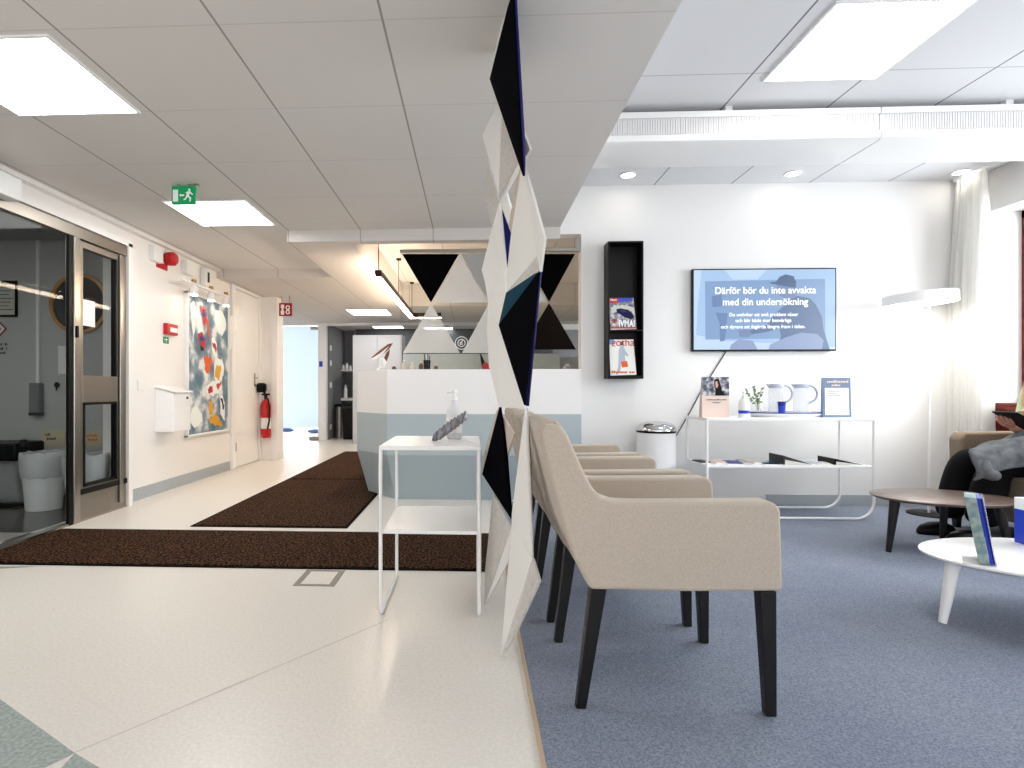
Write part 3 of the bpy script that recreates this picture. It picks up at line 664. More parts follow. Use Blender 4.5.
simple('wall_conduit', 227, 230, 315, 350, 'white_plastic', 0.03, 'small white vertical cover between painting and white door', 'cable cover')
# mailbox
ya, yb_, z0, z1 = wb(155, 173, 388, 431)
t = thing('mailbox', (WL, (ya+yb_)/2, z0), 'white metal mailbox with sloping lid on the left wall', 'mailbox')
dp = 0.17
yb_ = ya+0.30
m = MB(); m.prism([(WL, ya, z0), (WL+dp, ya, z0), (WL+dp, ya, z1-0.045), (WL, ya, z1)], (0, yb_-ya, 0)); m.build('body', 'white_gloss', t, bevel=0.006)
m = MB(); m.prism([(WL, ya-0.01, z1+0.002), (WL+dp+0.02, ya-0.01, z1-0.045), (WL+dp+0.02, ya-0.01, z1-0.030), (WL, ya-0.01, z1+0.022)], (0, yb_-ya+0.02, 0)); m.build('lid', 'white_gloss', t, bevel=0.004)
m = MB(); m.lathe((WL+dp, yb_-0.07, z1-0.09), [(0.012, 0), (0.012, 0.008)], 12, axis='X'); m.build('lock', 'charcoal', t)
# painting with picture lights
ya, yb_ = LW(184, 400).y, LW(226, 400).y
zt1 = LW(205, 298).z; zb1 = LW(205, 434).z
t = thing('painting', (WL, (ya+yb_)/2, zb1), 'tall abstract painting in blue and white with orange and red shapes on the left wall', 'painting')
m = MB(); m.box(WL, WL+0.03, ya+0.02, yb_-0.02, zb1+0.02, zt1-0.02)
hw = yb_-ya; hh = zt1-zb1; rnd = random.Random(5)
XF = WL+0.0305
def pq(u, v): return Vector((XF, ya+u*hw, zt1-v*hh))
shapes = [  # (polygon in 0..1, material)
 ([(.25, .03), (.45, .05), (.42, .16), (.36, .20), (.28, .12)], 3), ([(.30, .06), (.40, .07), (.39, .13), (.33, .12)], 4),
 ([(.18, .10), (.26, .08), (.30, .22), (.36, .30), (.30, .32), (.20, .22)], 1), ([(.42, .10), (.50, .20), (.55, .30), (.47, .27)], 2),
 ([(.22, .24), (.40, .26), (.38, .36), (.30, .40), (.24, .34)], 3), ([(.24, .27), (.38, .28), (.37, .31), (.26, .31)], 4), ([(.27, .36), (.36, .35), (.33, .40)], 5),
 ([(.52, .26), (.66, .28), (.74, .40), (.68, .44), (.56, .38)], 1), ([(.58, .30), (.68, .34), (.70, .40), (.60, .36)], 3),
 ([(.35, .44), (.42, .42), (.52, .43), (.56, .46), (.52, .54), (.42, .56), (.37, .50)], 2),
 ([(.58, .44), (.80, .42), (.92, .52), (.84, .62), (.64, .60)], 1), ([(.62, .50), (.78, .48), (.82, .54), (.74, .62), (.66, .58)], 6), ([(.68, .52), (.74, .50), (.76, .60), (.71, .60)], 5),
 ([(.40, .66), (.55, .62), (.80, .60), (.86, .66), (.72, .72), (.50, .74)], 1), ([(.46, .66), (.58, .65), (.60, .70), (.48, .72)], 3), ([(.68, .64), (.80, .62), (.80, .66), (.70, .70)], 3),
 ([(.46, .78), (.58, .76), (.60, .82), (.54, .90), (.47, .86)], 6), ([(.76, .74), (.84, .72), (.92, .84), (.94, .96), (.84, .92), (.78, .84)], 1), ([(.78, .74), (.84, .76), (.90, .86), (.84, .84)], 5),
 ([(.50, .90), (.66, .88), (.80, .94), (.88, .99), (.74, .98), (.52, .96)], 6), ([(.52, .90), (.62, .89), (.60, .93), (.53, .93)], 3),
 ([(.04, .04), (.16, .02), (.14, .30), (.08, .34)], 1), ([(.60, .03), (.92, .04), (.94, .20), (.80, .26), (.66, .16)], 1), ([(.05, .82), (.20, .80), (.34, .92), (.22, .97), (.06, .96)], 1)]
def chaikin(p):
    for _ in range(2):
        q = []
        for i in range(len(p)):
            a_, b_ = p[i], p[(i+1) % len(p)]
            q += [(a_[0]*.75+b_[0]*.25, a_[1]*.75+b_[1]*.25), (a_[0]*.25+b_[0]*.75, a_[1]*.25+b_[1]*.75)]
        p = q
    n_ = len(p); return [(u+.022*math.sin(i*2.4+u*9)*(1 if i % 2 else -.6), v+.009*math.cos(i*1.9+v*7)) for i, (u, v) in enumerate(p)]
for poly, mi in shapes:
    poly = chaikin(poly)
    m.add([pq(.03+.94*u, .03+.94*v)+Vector((0.0004*mi+0.0003, 0, 0)) for u, v in poly], [tuple(range(len(poly)))], mi)
m.build('canvas', ['picture_paint', 'sign_white', 'orange', 'red', 'deep_blue', 'black_satin', 'yellow'], t)
m = MB(); fw = 0.022
for a in ((ya, ya+fw, zb1, zt1), (yb_-fw, yb_, zb1, zt1), (ya, yb_, zb1, zb1+fw), (ya, yb_, zt1-fw, zt1)): m.box(WL, WL+0.04, *a)
m.build('frame', 'white_paint', t, bevel=0.003)
a = LW(181, 279, WL+0.16); b = LW(228, 295, WL+0.16)
t = thing('picture_light_rail', (WL, (a.y+b.y)/2, a.z), 'white rail with three small spotlights above the abstract painting', 'picture light')
zr2 = a.z
m = MB(); m.box(WL+0.145, WL+0.175, a.y, b.y, zr2-0.012, zr2+0.012)
for yy in (a.y+0.1, b.y-0.1): m.box(WL, WL+0.15, yy-0.01, yy+0.01, zr2-0.008, zr2+0.008)
m.build('rail', 'white_paint', t, bevel=0.003)
for x in (194, 211, 226):
    p = LW(x, 285, WL+0.16); p.z = zr2
    m = MB(); m.lathe(p+Vector((0, 0, 0.01)), [(0.025, 0), (0.022, 0.03)], 14); sp = m.build('holder', 'brass', t, smooth=True)
    m = MB(); m.lathe(p+Vector((0, 0, -0.10)), [(0.034, 0), (0.036, 0.06), (0.02, 0.088)], 16); m.build('spotlight', 'white_gloss', t, smooth=True)
    m = MB(); m.lathe(p+Vector((0, 0, -0.108)), [(0.03, 0), (0.03, 0.007)], 16); m.build('bulb', 'spot_on', t)
# extinguisher on the pilaster
p = Vector((-2.68, 7.20, 0.30))
t = thing('fire_extinguisher', p, 'red fire extinguisher with black hose hung at the end of the left wall', 'fire extinguisher')
m = MB(); m.lathe(p, [(0.05, 0), (0.065, 0.02), (0.065, 0.42), (0.05, 0.47), (0.02, 0.50)], 20); m.build('cylinder', 'red', t, smooth=True)
m = MB(); m.lathe(p+Vector((0, 0, 0.12)), [(0.0665, 0), (0.0665, 0.14)], 20); m.build('paper_label', 'paper', t, smooth=True)
m = MB(); m.lathe(p+Vector((0, 0, 0.50)), [(0.022, 0), (0.022, 0.05)], 12); m.box(p.x-0.05, p.x+0.05, p.y-0.015, p.y+0.015, p.z+0.55, p.z+0.575); m.build('valve', 'black_satin', t)
m = MB(); m.tube([p+Vector(v) for v in ((0, -.02, .53), (.05, -.05, .50), (.075, -.07, .38), (.07, -.07, .22), (.05, -.075, .12))], 0.011, 8); m.build('hose', 'black_satin', t, smooth=True)
m = MB(); m.lathe(p+Vector((-0.05, -0.02, 0.62)), [(0.05, -.03), (0.065, 0.0), (0.065, 0.07), (0.04, 0.09)], 14); m.tube([p+Vector((0, -.01, .56)), p+Vector((-.04, -.02, .63))], 0.014, 8); m.build('horn', 'black_satin', t, smooth=True)
# exit sign
p = atZ(183, 184, ZL); a = atY(171.5, 186, p.y); b = atY(195, 202, p.y)
t = thing('exit_sign', (p.x, p.y, ZL), 'green emergency exit sign with running figure hanging from the ceiling', 'exit sign')
hz = 0.118; ex0, ex1 = a.x, b.x; ez1 = ZL-0.012; ez0 = ez1-hz
m = MB(); m.box(ex0, ex1, p.y, p.y+0.02, ez0, ez1); m.build('plate', 'green_sign', t, bevel=0.002)
m = MB(); m.box(ex0+0.03, ex0+0.05, p.y+0.004, p.y+0.016, ez1, ZL); m.box(ex1-0.05, ex1-0.03, p.y+0.004, p.y+0.016, ez1, ZL); m.box(ex1-0.01, ex1+0.02, p.y, p.y+0.02, ZL-0.012, ZL); m.build('hanger', 'steel', t)
def sg(u, v): return Vector((ex0+u*(ex1-ex0), p.y-0.001, ez1-v*hz))
m = MB()
for poly in ([(.06, .2), (.28, .2), (.28, .85), (.06, .85)], [(.33, .5), (.40, .42), (.40, .47), (.54, .47), (.54, .55), (.40, .55), (.40, .60)],
             [(.60, .38), (.68, .30), (.80, .30), (.92, .46), (.88, .50), (.78, .40), (.74, .54), (.84, .64), (.82, .86), (.76, .86), (.77, .68), (.68, .60), (.62, .74), (.52, .78), (.51, .72), (.59, .68), (.66, .40), (.62, .43)],
             [(.76+.05*math.cos(k), .22+.07*math.sin(k)) for k in [i*math.pi/4 for i in range(8)]]):
    m.prism([sg(u, v) for u, v in poly], (0, 0.001, 0))
m.build('pictogram', 'sign_white', t)
# red fire sign
p = atY(285.5, 303, 7.2); a = atY(279, 303, 7.2); b = atY(292, 316, 7.2)
t = thing('fire_sign', (p.x, 7.2, ZC), 'dark red extinguisher sign hanging below the ceiling over the bright doorway', 'sign')
m = MB(); m.box(a.x, b.x, 7.2, 7.215, b.z, a.z); m.build('plate', 'dark_red', t, bevel=0.002)
m = MB(); m.box(a.x+0.03, a.x+0.04, 7.203, 7.212, a.z, ZC); m.box(b.x-0.04, b.x-0.03, 7.203, 7.212, a.z, ZC); m.build('hanger', 'steel', t)
w = b.x-a.x; h = a.z-b.z
m = MB()
for (u0, u1, v0, v1) in ((.14, .40, .12, .40), (.14, .40, .58, .9), (.20, .34, .40, .58)): m.box(a.x+u0*w, a.x+u1*w, 7.198, 7.2, a.z-v1*h, a.z-v0*h)
m.tube([Vector((a.x+(.68+.13*math.cos(k))*w, 7.198, a.z-(.36+.14*math.sin(k))*h)) for k in [i*.6 for i in range(11)]], 0.008, 5)
m.tube([Vector((a.x+(.68+.13*math.cos(k))*w, 7.198, a.z-(.70+.13*math.sin(k))*h)) for k in [i*.6 for i in range(11)]], 0.008, 5)
m.build('pictogram', 'sign_white', t)

# ------------------------------------------------------------------ vestibule objects
def vb(x0, x1, y0, y1, dep, Y=VY): a = atY(x0, y0, Y); b = atY(x1, y1, Y); return (a.x, b.x, Y-dep, Y, b.z, a.z)
c = atY(80.5, 304, VY); 
t = thing('round_window', c, 'round porthole window with a wooden ring in the vestibule wall', 'window')
m = MB(); m.lathe(c+Vector((0, -0.03, 0)), [(0.235, 0), (0.265, 0), (0.265, 0.03), (0.235, 0.03)], 48, axis='Y', cap=False); m.build('ring', 'wood_ring', t, smooth=True)
m = MB(); m.lathe(c+Vector((0, -0.012, 0)), [(0.24, 0), (0.24, 0.008)], 48, axis='Y'); m.build('pane', 'dark_pane', t)
t = thing('wall_notice', atY(9, 317, VY), 'black framed notice on the vestibule wall at the left edge', 'notice')
b4 = vb(-6, 18, 281, 317, 0.02); m = MB(); m.box(*b4); m.build('frame', 'black_satin', t, bevel=0.002)
b5 = vb(-4.5, 16.5, 285, 315, 0.0225); m = MB(); m.box(b5[0], b5[1], VY-0.022, VY-0.020, b5[4], b5[5]); m.build('sheet', 'paper_grey', t)
m = MB()
for k in range(7): z = b5[5]-0.02-k*0.033; m.box(b5[0]+0.01, b5[1]-0.012-(k % 3)*0.02, VY-0.0228, VY-0.022, z-0.006, z)
m.build('print_lines', 'charcoal', t)
c = atY(-1, 329, VY)
t = thing('hazard_sign', c, 'white diamond hazard sign with red border above black lettering on the vestibule wall', 'sign')
m = MB(); m.prism([c+Vector((0.075, -0.004, 0)), c+Vector((0, -0.004, 0.075)), c+Vector((-0.075, -0.004, 0)), c+Vector((0, -0.004, -0.075))], (0, 0.003, 0)); m.build('border', 'dark_red', t)
m = MB(); m.prism([c+Vector((0.058, -0.006, 0)), c+Vector((0, -0.006, 0.058)), c+Vector((-0.058, -0.006, 0)), c+Vector((0, -0.006, -0.058))], (0, 0.002, 0)); m.build('plate', 'paper', t)
m = MB(); m.prism([c+Vector((0.03, -0.007, -0.01)), c+Vector((0.0, -0.007, 0.03)), c+Vector((-0.02, -0.007, 0.0))], (0, 0.001, 0)); m.build('flame', 'charcoal', t)
scribble(t, c.x-0.09, c.x+0.08, c.z-0.135, 0.022, c.y-0.004, 'charcoal', 3, 4)
b4 = vb(34, 44, 383, 414, 0.06); t = thing('soap_dispenser', ((b4[0]+b4[1])/2, VY, b4[4]), 'narrow grey dispenser box on the vestibule wall under the cable', 'dispenser')
m = MB(); m.box(*b4); m.build('body', 'grey_plastic', t, bevel=0.008)
m = MB(); m.box(b4[0]-0.002, b4[1]+0.002, b4[2]-0.002, VY, b4[4]-0.01, b4[4]+0.015); m.build('nozzle_tray', 'charcoal', t, bevel=0.003)
c = atY(58.5, 385, VY); t = thing('coat_hook', c, 'small round black hook on the vestibule wall', 'hook')
m = MB(); m.lathe(c+Vector((0, -0.03, 0)), [(0.02, 0), (0.026, 0.008), (0.012, 0.02), (0.012, 0.03)], 16, axis='Y'); m.tube([c+Vector((0, -.02, 0)), c+Vector((0.003, -.03, -.05))], 0.006, 8); m.build('knob', 'black_satin', t, smooth=True)
b4 = vb(59, 69, 346, 374, 0.012); m = MB(); m.box(*b4); tag(m.build('access_panel', 'white_plastic', bevel=0.003), 'white blank access panel on the vestibule wall beside the door post', 'panel')
for (x0, x1, y0, y1, tx, mt, lb) in ((41, 65.5, 430, 445.5, ('RENA', 'SKOSKYDD'), 'charcoal', 'beige sign with dark lettering above the white buckets'), (82, 107, 431, 447, ('ANVÄNDA', 'SKOSKYDD'), 'orange', 'beige sign with orange lettering seen through the lower door glass')):
    b4 = vb(x0, x1, y0, y1, 0.006); t = thing('wall_sign', ((b4[0]+b4[1])/2, VY, b4[4]), lb, 'sign')
    m = MB(); m.box(*b4); m.build('plate', 'sign_beige', t, bevel=0.001)
    w = b4[1]-b4[0]
    scribble(t, b4[0]+0.03, b4[0]+w*(0.40 if mt == 'charcoal' else 0.62), b4[5]-0.038, 0.020, b4[2]-0.0005, mt, 1, 3)
    scribble(t, b4[0]+0.03, b4[0]+w*0.64, b4[5]-0.075, 0.020, b4[2]-0.0005, mt, 1, 8)
def bucket(x, yb, r, h, lb):
    p = atZ(x, yb, 0); p.y += r*0.8; t = thing('bucket', p, lb, 'bucket', None)
    m = MB(); m.lathe(p, [(r*0.80, 0), (r*0.97, h-0.06), (r*1.0, h-0.06), (r*1.0, h)], 28); m.build('body', 'white_plastic', t, smooth=True)
    m = MB(); n = 28; prof = [(r*0.99, h-0.17), (r*1.03, h-0.12), (r*1.05, h-0.02), (r*1.04, h+0.02), (r*0.94, h+0.01), (r*0.85, h-0.25)]
    m.lathe(p, prof, n)
    for i, v in enumerate(m.v):
        k = i % n; v.x += 0.004*math.sin(k*3.1+i//n); v.z += 0.006*math.sin(k*2.3+i//n)
    m.f = m.f[:-2]; m.m = m.m[:-2]; m.build('bin_liner', 'bag', t, smooth=True)
bucket(32, 512, 0.150, 0.42, 'white bucket with clear liner standing left of the door post')
bucket(75, 513, 0.150, 0.41, 'white bucket with clear liner partly behind the entrance door post')
p = atZ(0, 508, 0)
t = thing('trash_cart', (p.x-0.1, p.y+0.2, 0), 'black lidded cart with a hanging clear bag in the vestibule corner', 'cart')
m = MB(); m.box(p.x-0.45, p.x+0.10, p.y+0.02, p.y+0.34, 0.36, 0.50); m.build('lid', 'black_satin', t, bevel=0.02)
m = MB(); m.lathe((p.x+0.15, p.y+0.05, 0.50), [(0.03, -.03), (0.035, 0.0), (0.02, 0.03)], 14); m.tube([(p.x+0.09, p.y+0.06, 0.49), (p.x+0.14, p.y+0.05, 0.50)], 0.015, 8); m.build('handle', 'black_satin', t, smooth=True)
m = MB(); m.hexa([(p.x-0.36, p.y+0.06, 0.02), (p.x+0.11, p.y+0.06, 0.02), (p.x+0.11, p.y+0.30, 0.02), (p.x-0.36, p.y+0.30, 0.02)], [(p.x-0.40, p.y+0.06, 0.36), (p.x+0.04, p.y+0.06, 0.36), (p.x+0.04, p.y+0.30, 0.36), (p.x-0.40, p.y+0.30, 0.36)]); m.build('bag', 'bag', t, bevel=0.03)
m = MB(); m.box(p.x-0.42, p.x+0.12, p.y+0.04, p.y+0.32, 0, 0.02); m.build('base', 'black_satin', t, bevel=0.005)

# ================================================================== FLOOR MATS AND HATCH
def floor_mat(x0, x1, y0, y1, lb):
    t = thing('floor_mat', ((x0+x1)/2, (y0+y1)/2, 0), lb, 'floor mat')
    m = MB(); m.box(x0+0.02, x1-0.02, y0+0.02, y1-0.02, 0.001, 0.010); m.build('pile', 'mat_brown', t)
    m = MB()
    for a in ((x0, x0+0.02, y0, y1), (x1-0.02, x1, y0, y1), (x0+0.02, x1-0.02, y0, y0+0.02), (x0+0.02, x1-0.02, y1-0.02, y1)): m.box(*a, 0.0005, 0.006)
    m.build('border', 'black_matte', t)
floor_mat(DX+0.01, 0.13, 2.855, 3.60, 'dark brown entrance mat lying across the hall in front of the entrance')
floor_mat(-1.895, -0.83, 3.705, 5.69, 'nearer brown runner mat leading along the reception counter')
floor_mat(-1.895, -0.86-0.1, 5.70, 8.3, 'farther brown runner mat leading to the bright doorway')
t = thing('floor_hatch', (-0.74, 2.72, 0), 'small rectangular steel framed hatch set in the white floor', 'floor hatch')
p = atZ(320, 578, 0); hx, hy = 0.098, 0.115
m = MB(); w = 0.028
for a in ((-hx, -hx+w, -hy, hy), (hx-w, hx, -hy, hy), (-hx+w, hx-w, -hy, -hy+w*0.7), (-hx+w, hx-w, hy-w*0.7, hy)): m.box(p.x+a[0], p.x+a[1], p.y+a[2], p.y+a[3], 0.0, 0.003)
m.build('frame', 'brushed_steel', t)
m = MB(); m.box(p.x-hx+w, p.x+hx-w, p.y-hy+w*0.7, p.y+hy-w*0.7, 0.0, 0.0015); m.build('cover', 'terrazzo', t)

# ================================================================== HANGING SCREEN
t = thing('hanging_screen', (0.12, 2.0, ZL), 'tall hanging room divider of folded white, grey and black triangular tiles', 'room divider')
def V(x, y, d):
    r = (x-PX)/F*d; return Vector((r*cs-d*sn, r*sn+d*cs, CH-(y-PY)*d/F))
def tile(name, facets, lb=None):
    mats = []; m = MB()
    for pts, mt in facets:
        if mt not in mats: mats.append(mt)
        P = [V(*q) for q in pts]; n = len(P)
        # fan so non planar facets stay clean
        nrm = (P[1]-P[0]).cross(P[-1]-P[0]).normalized()*0.004
        m.add([q+nrm for q in P]+[q-nrm for q in P],
              [(0, i, i+1) for i in range(1, n-1)]+[(n, n+i+1, n+i) for i in range(1, n-1)]+[(i, (i+1) % n, n+(i+1) % n, n+i) for i in range(n)], mats.index(mt))
    o = m.build(name, mats, t)
    if lb: o['label'] = lb
    return o
N, Dp, MM = 1.80, 2.30, 2.02   # near, deep, middle distances
tile('folded_tile', [([(514, -14, 1.86), (490.5, 79, 2.28), (524, 176, 1.84)], 'navy_black'), ([(514, -14, 1.86), (524, 176, 1.84), (524.6, 150, 1.85), (515.2, -12, 1.87)], 'royal_blue'),
                     ([(513, -10, 1.87), (500, 30, 2.08), (490.5, 79, 2.29), (506, 20, 2.1)], 'felt_white')], 'black folded tile at the top')
tile('folded_tile', [([(500, 100, 2.34), (483, 136, 2.45), (499.5, 193, 2.15), (503, 120, 2.28)], 'felt_white'), ([(503, 110, 2.28), (499.5, 196, 2.15), (523.5, 157, 1.95), (512, 130, 2.05)], 'felt_grey')], 'grey and white folded tile')
tile('folded_tile', [([(524, 130, 1.98), (531, 150, 1.88), (524, 162, 1.94)], 'felt_white')])
tile('folded_tile', [([(488, 160, 2.52), (485, 196, 2.60), (495, 235, 2.5), (500, 200, 2.36)], 'felt_grey'), ([(500, 200, 2.2), (522.5, 157, 1.93), (524.5, 160, 1.93), (501.5, 203, 2.2)], 'felt_white')], 'pale grey folded tile')
tile('folded_tile', [([(523.5, 161, 1.94), (517, 180, 2.0), (509.5, 227, 2.12), (513, 235, 2.08), (518, 205, 2.0)], 'felt_beige'),
                     ([(523.5, 161, 1.92), (512, 235, 2.06), (508, 272, 2.1), (507.5, 292, 2.1), (538.5, 256, 1.8), (531, 195, 1.84)], 'felt_white'),
                     ([(523.5, 161, 1.92), (531, 193, 1.84), (538.5, 258, 1.80), (541, 272, 1.78), (545.5, 239, 1.70), (533, 193, 1.80)], 'felt_white'),
                     ([(538.5, 257, 1.80), (507.5, 291, 2.10), (507.5, 295, 2.11), (541, 271, 1.78)], 'felt_grey')], 'large white folded tile')  # grey bottom facet of the white tile: its shading put into the colour
tile('folded_tile', [([(500.5, 199, 2.24), (507, 191, 2.20), (514, 218, 2.18), (511.5, 234, 2.22)], 'felt_white'), ([(502, 209, 2.26), (512, 235, 2.20), (508, 273, 2.14)], 'royal_blue')], 'white and blue folded tile')
tile('folded_tile', [([(500, 203, 2.28), (491, 236, 2.42), (482.5, 270, 2.46), (486, 283, 2.42), (489, 302, 2.38), (506, 294, 2.16), (508, 272, 2.16)], 'felt_white'),
                     ([(489, 302, 2.38), (499.5, 325, 2.14), (507.5, 293, 2.14)], 'felt_white')], 'white folded tile on the left')
tile('folded_tile', [([(540, 271, 1.79), (507, 293, 2.10), (499.5, 326, 2.12)], 'teal'), ([(540, 271, 1.78), (499.5, 325, 2.12), (525, 405, 1.86), (528, 406, 1.84)], 'navy_black'),
                     ([(540, 271, 1.78), (527, 406, 1.84), (527.8, 406, 1.85), (534.8, 335, 1.82), (540.6, 273, 1.79)], 'royal_blue')], 'large black and teal folded tile')
tile('folded_tile', [([(489, 300, 2.40), (487.5, 330, 2.44), (490, 368, 2.40), (498, 348, 2.24), (499.5, 325, 2.16)], 'felt_white'), ([(498, 348, 2.24), (490, 366, 2.40), (500, 407, 2.14), (512, 385, 2.02), (499.5, 325, 2.16)], 'felt_white'), ([(500, 325, 2.16), (500, 407, 2.14), (525.5, 409, 1.88)], 'felt_white')], 'white folded tile below the black one')
tile('folded_tile', [([(500.5, 406, 2.18), (483, 474, 2.40), (512, 519, 2.10), (507, 455, 2.14)], 'navy_black'), ([(500, 407, 2.19), (497, 412, 2.24), (484, 458, 2.42), (483, 472, 2.42)], 'felt_beige'),
                     ([(503, 415, 2.20), (515, 434, 2.06), (507.5, 457, 2.16)], 'felt_beige')], 'smaller black folded tile low on the left')
tile('folded_tile', [([(526, 407, 1.88), (513, 512, 2.04), (512.5, 528, 2.04), (532.5, 557, 1.84), (529.5, 481, 1.84)], 'felt_white'), ([(526.5, 408, 1.88), (529.5, 481, 1.84), (532.5, 557, 1.84), (530.5, 460, 1.92)], 'felt_grey')], 'narrow white folded tile beside the chairs')
tile('folded_tile', [([(494, 493, 2.30), (491, 520, 2.36), (486, 570, 2.36), (485, 604, 2.32), (500, 562, 2.18), (512, 528, 2.06)], 'felt_grey'), ([(512, 528, 2.06), (485.5, 605, 2.32), (509, 561, 2.12)], 'felt_white')], 'grey folded tile near the floor')
tile('folded_tile', [([(512.5, 527, 2.05), (505.5, 610, 1.98), (502, 656, 1.93), (533.5, 559, 1.82)], 'felt_white'), ([(533.5, 558, 1.82), (502.5, 656, 1.93), (512, 642, 1.90), (540.5, 581, 1.76)], 'felt_grey')], 'lowest white folded tile')
m = MB(); a = V(514, -13, 1.86); m.tube([(a.x, a.y, a.z-0.01), (a.x, a.y, ZL)], 0.003, 6); b = V(500, 100, 2.34); m.tube([b, (b.x, b.y, ZL)], 0.002, 6); m.build('cord', 'steel', t)

# ================================================================== SIDE TABLE
zt2 = 0.694; fx0, fx1 = -0.372, 0.028; fy0, fy1 = 2.27, 2.76
t = thing('side_table', ((fx0+fx1)/2, (fy0+fy1)/2, 0), 'white metal side table with thin tube legs and a lower shelf beside the hanging screen', 'side table')
m = MB(); m.box(fx0-0.006, fx1+0.006, fy0-0.006, fy1+0.006, zt2-0.018, zt2); m.build('table_top', 'white_gloss', t, bevel=0.003)
m = MB(); m.box(fx0+0.004, fx1-0.004, fy0+0.005, fy1-0.005, 0.335, 0.350); m.build('shelf', 'white_gloss', t, bevel=0.003)
m = MB(); r = 0.03
for X in (fx0, fx1):
    pts = [Vector((X, fy0, zt2-0.018))] + [Vector((X, fy0+r, 0.0085+r))+Vector((0, r*math.cos(a), r*math.sin(a))) for a in [math.pi+i*math.pi/10 for i in range(6)]]
    pts += [Vector((X, fy1-r, 0.0085+r))+Vector((0, r*math.cos(a), r*math.sin(a))) for a in [1.5*math.pi+i*math.pi/10 for i in range(6)]] + [Vector((X, fy1, zt2-0.018))]
    m = MB(); m.tube(pts, 0.008, 10); m.build('leg_loop', 'white_gloss', t, smooth=True)
p = atZ(444, 441, zt2); p = Vector((-0.09, 2.58, zt2))
p.x = atY(454, 440, 2.58).x; p.y = 2.60
t = thing('pump_bottle', p, 'clear hand sanitiser pump bottle standing on the white side table', 'bottle')
m = MB(); m.lathe(p, [(0.032, 0), (0.036, 0.01), (0.036, 0.12), (0.031, 0.145), (0.014, 0.165), (0.013, 0.18)], 24); m.build('body', 'pale_plastic', t, smooth=True)
m = MB(); m.lathe(p+Vector((0, 0, 0.18)), [(0.015, 0), (0.014, 0.015), (0.004, 0.018), (0.004, 0.035), (0.012, 0.036), (0.012, 0.045)], 16); m.tube([p+Vector((0, 0, 0.220)), p+Vector((-0.035, 0, 0.215))], 0.005, 8); m.build('pump', 'white_plastic', t, smooth=True)
m = MB(); m.lathe(p+Vector((0, 0, 0.03)), [(0.0368, 0), (0.0368, 0.07)], 24); m.build('paper_label', 'paper', t, smooth=True)
q = Vector((atY(434, 444, 2.50).x, 2.50, zt2))
t = thing('twisted_ornament', q, 'grey twisted leaf ornament leaning before the pump bottle on the side table', 'ornament')
m = MB(); e = atY(463, 417, 2.50)
n = 9
for k in range(n):
    f = k/(n-1); c = q.lerp(e, f)+Vector((0, 0, 0.012*(1-f)))
    dr = Vector((0.35, 0.15*(-1)**k, 1)).normalized()
    L = 0.062*(1-0.5*abs(f-0.4)); b0 = c-dr*L*0.5; b0.z = max(b0.z, zt2+0.006)
    m.tube([b0, c-dr*L*0.2+Vector((0.006, 0, 0)), c+dr*L*0.25+Vector((0.006, 0, 0)), c+dr*L*0.7], 0.01, 8, radii=[0.003, 0.016, 0.013, 0.002])
m.build('twist', 'grey_leaf', t, smooth=True)

# ================================================================== WAITING CHAIRS
def chair_xy(pts): return pts
prof_side = [(0.332, 0.357), (0.290, 0.44), (0.262, 0.525), (0.225, 0.67), (0.196, 0.79), (0.200, 0.815), (0.222, 0.825), (0.250, 0.818), (0.268, 0.795), (0.290, 0.745), (0.315, 0.688), (0.338, 0.645), (0.362, 0.620), (0.400, 0.607), (0.450, 0.604), (0.60, 0.606), (0.825, 0.610), (0.846, 0.603), (0.856, 0.585), (0.862, 0.361), (0.60, 0.355)]
CY0, CY1 = 1.60, 2.115
ct = thing('armchair', (0.56, 1.86, 0), 'beige upholstered waiting chair with black legs, nearest of the row', 'chair', None)
def xz(m, pts, y0, y1, mi=0): m.prism([(x, y0, z) for x, z in pts], (0, y1-y0, 0), mi)
for a, b, nm in ((CY0, CY0+0.075, 'armrest'), (CY1-0.075, CY1, 'armrest')):
    m = MB(); xz(m, prof_side, a, b); m.build(nm, 'fabric', ct, bevel=0.013, seg=3)
m = MB(); xz(m, [(0.334, 0.360), (0.263, 0.525), (0.226, 0.67), (0.192, 0.80), (0.200, 0.826), (0.225, 0.837), (0.252, 0.830), (0.272, 0.80), (0.33, 0.66), (0.375, 0.50), (0.385, 0.36)], CY0+0.072, CY1-0.072); m.build('backrest', 'fabric', ct, bevel=0.012, seg=3)
m = MB(); m.box(0.36, 0.845, CY0+0.077, CY1-0.077, 0.362, 0.475); m.build('seat', 'fabric', ct, bevel=0.022, seg=4)
def pleg(tx, ty, bx, by, wt=0.044, wb_=0.029):
    m = MB(); T = [(tx-wt/2, ty-wt/2, 0.357), (tx+wt/2, ty-wt/2, 0.357), (tx+wt/2, ty+wt/2, 0.357), (tx-wt/2, ty+wt/2, 0.357)]
    B = [(bx-wb_/2, by-wb_/2, 0.004), (bx+wb_/2, by-wb_/2, 0.004), (bx+wb_/2, by+wb_/2, 0.004), (bx-wb_/2, by+wb_/2, 0.004)]
    m.hexa(B, T); m.build('leg', 'black_wood', ct, bevel=0.003)
pleg(0.828, CY0+0.035, 0.838, CY0+0.03); pleg(0.360, CY0+0.038, 0.312, CY0+0.045)
pleg(0.828, CY1-0.035, 0.838, CY1-0.03); pleg(0.360, CY1-0.038, 0.312, CY1-0.045)
for k, lb in ((1, 'beige upholstered waiting chair with black legs, middle of the row'), (2, 'beige upholstered waiting chair with black legs, farthest of the row')):
    c = copy_tree(ct); c.location.y += 0.60*k; c['label'] = lb
    c.location.x += -0.004*k

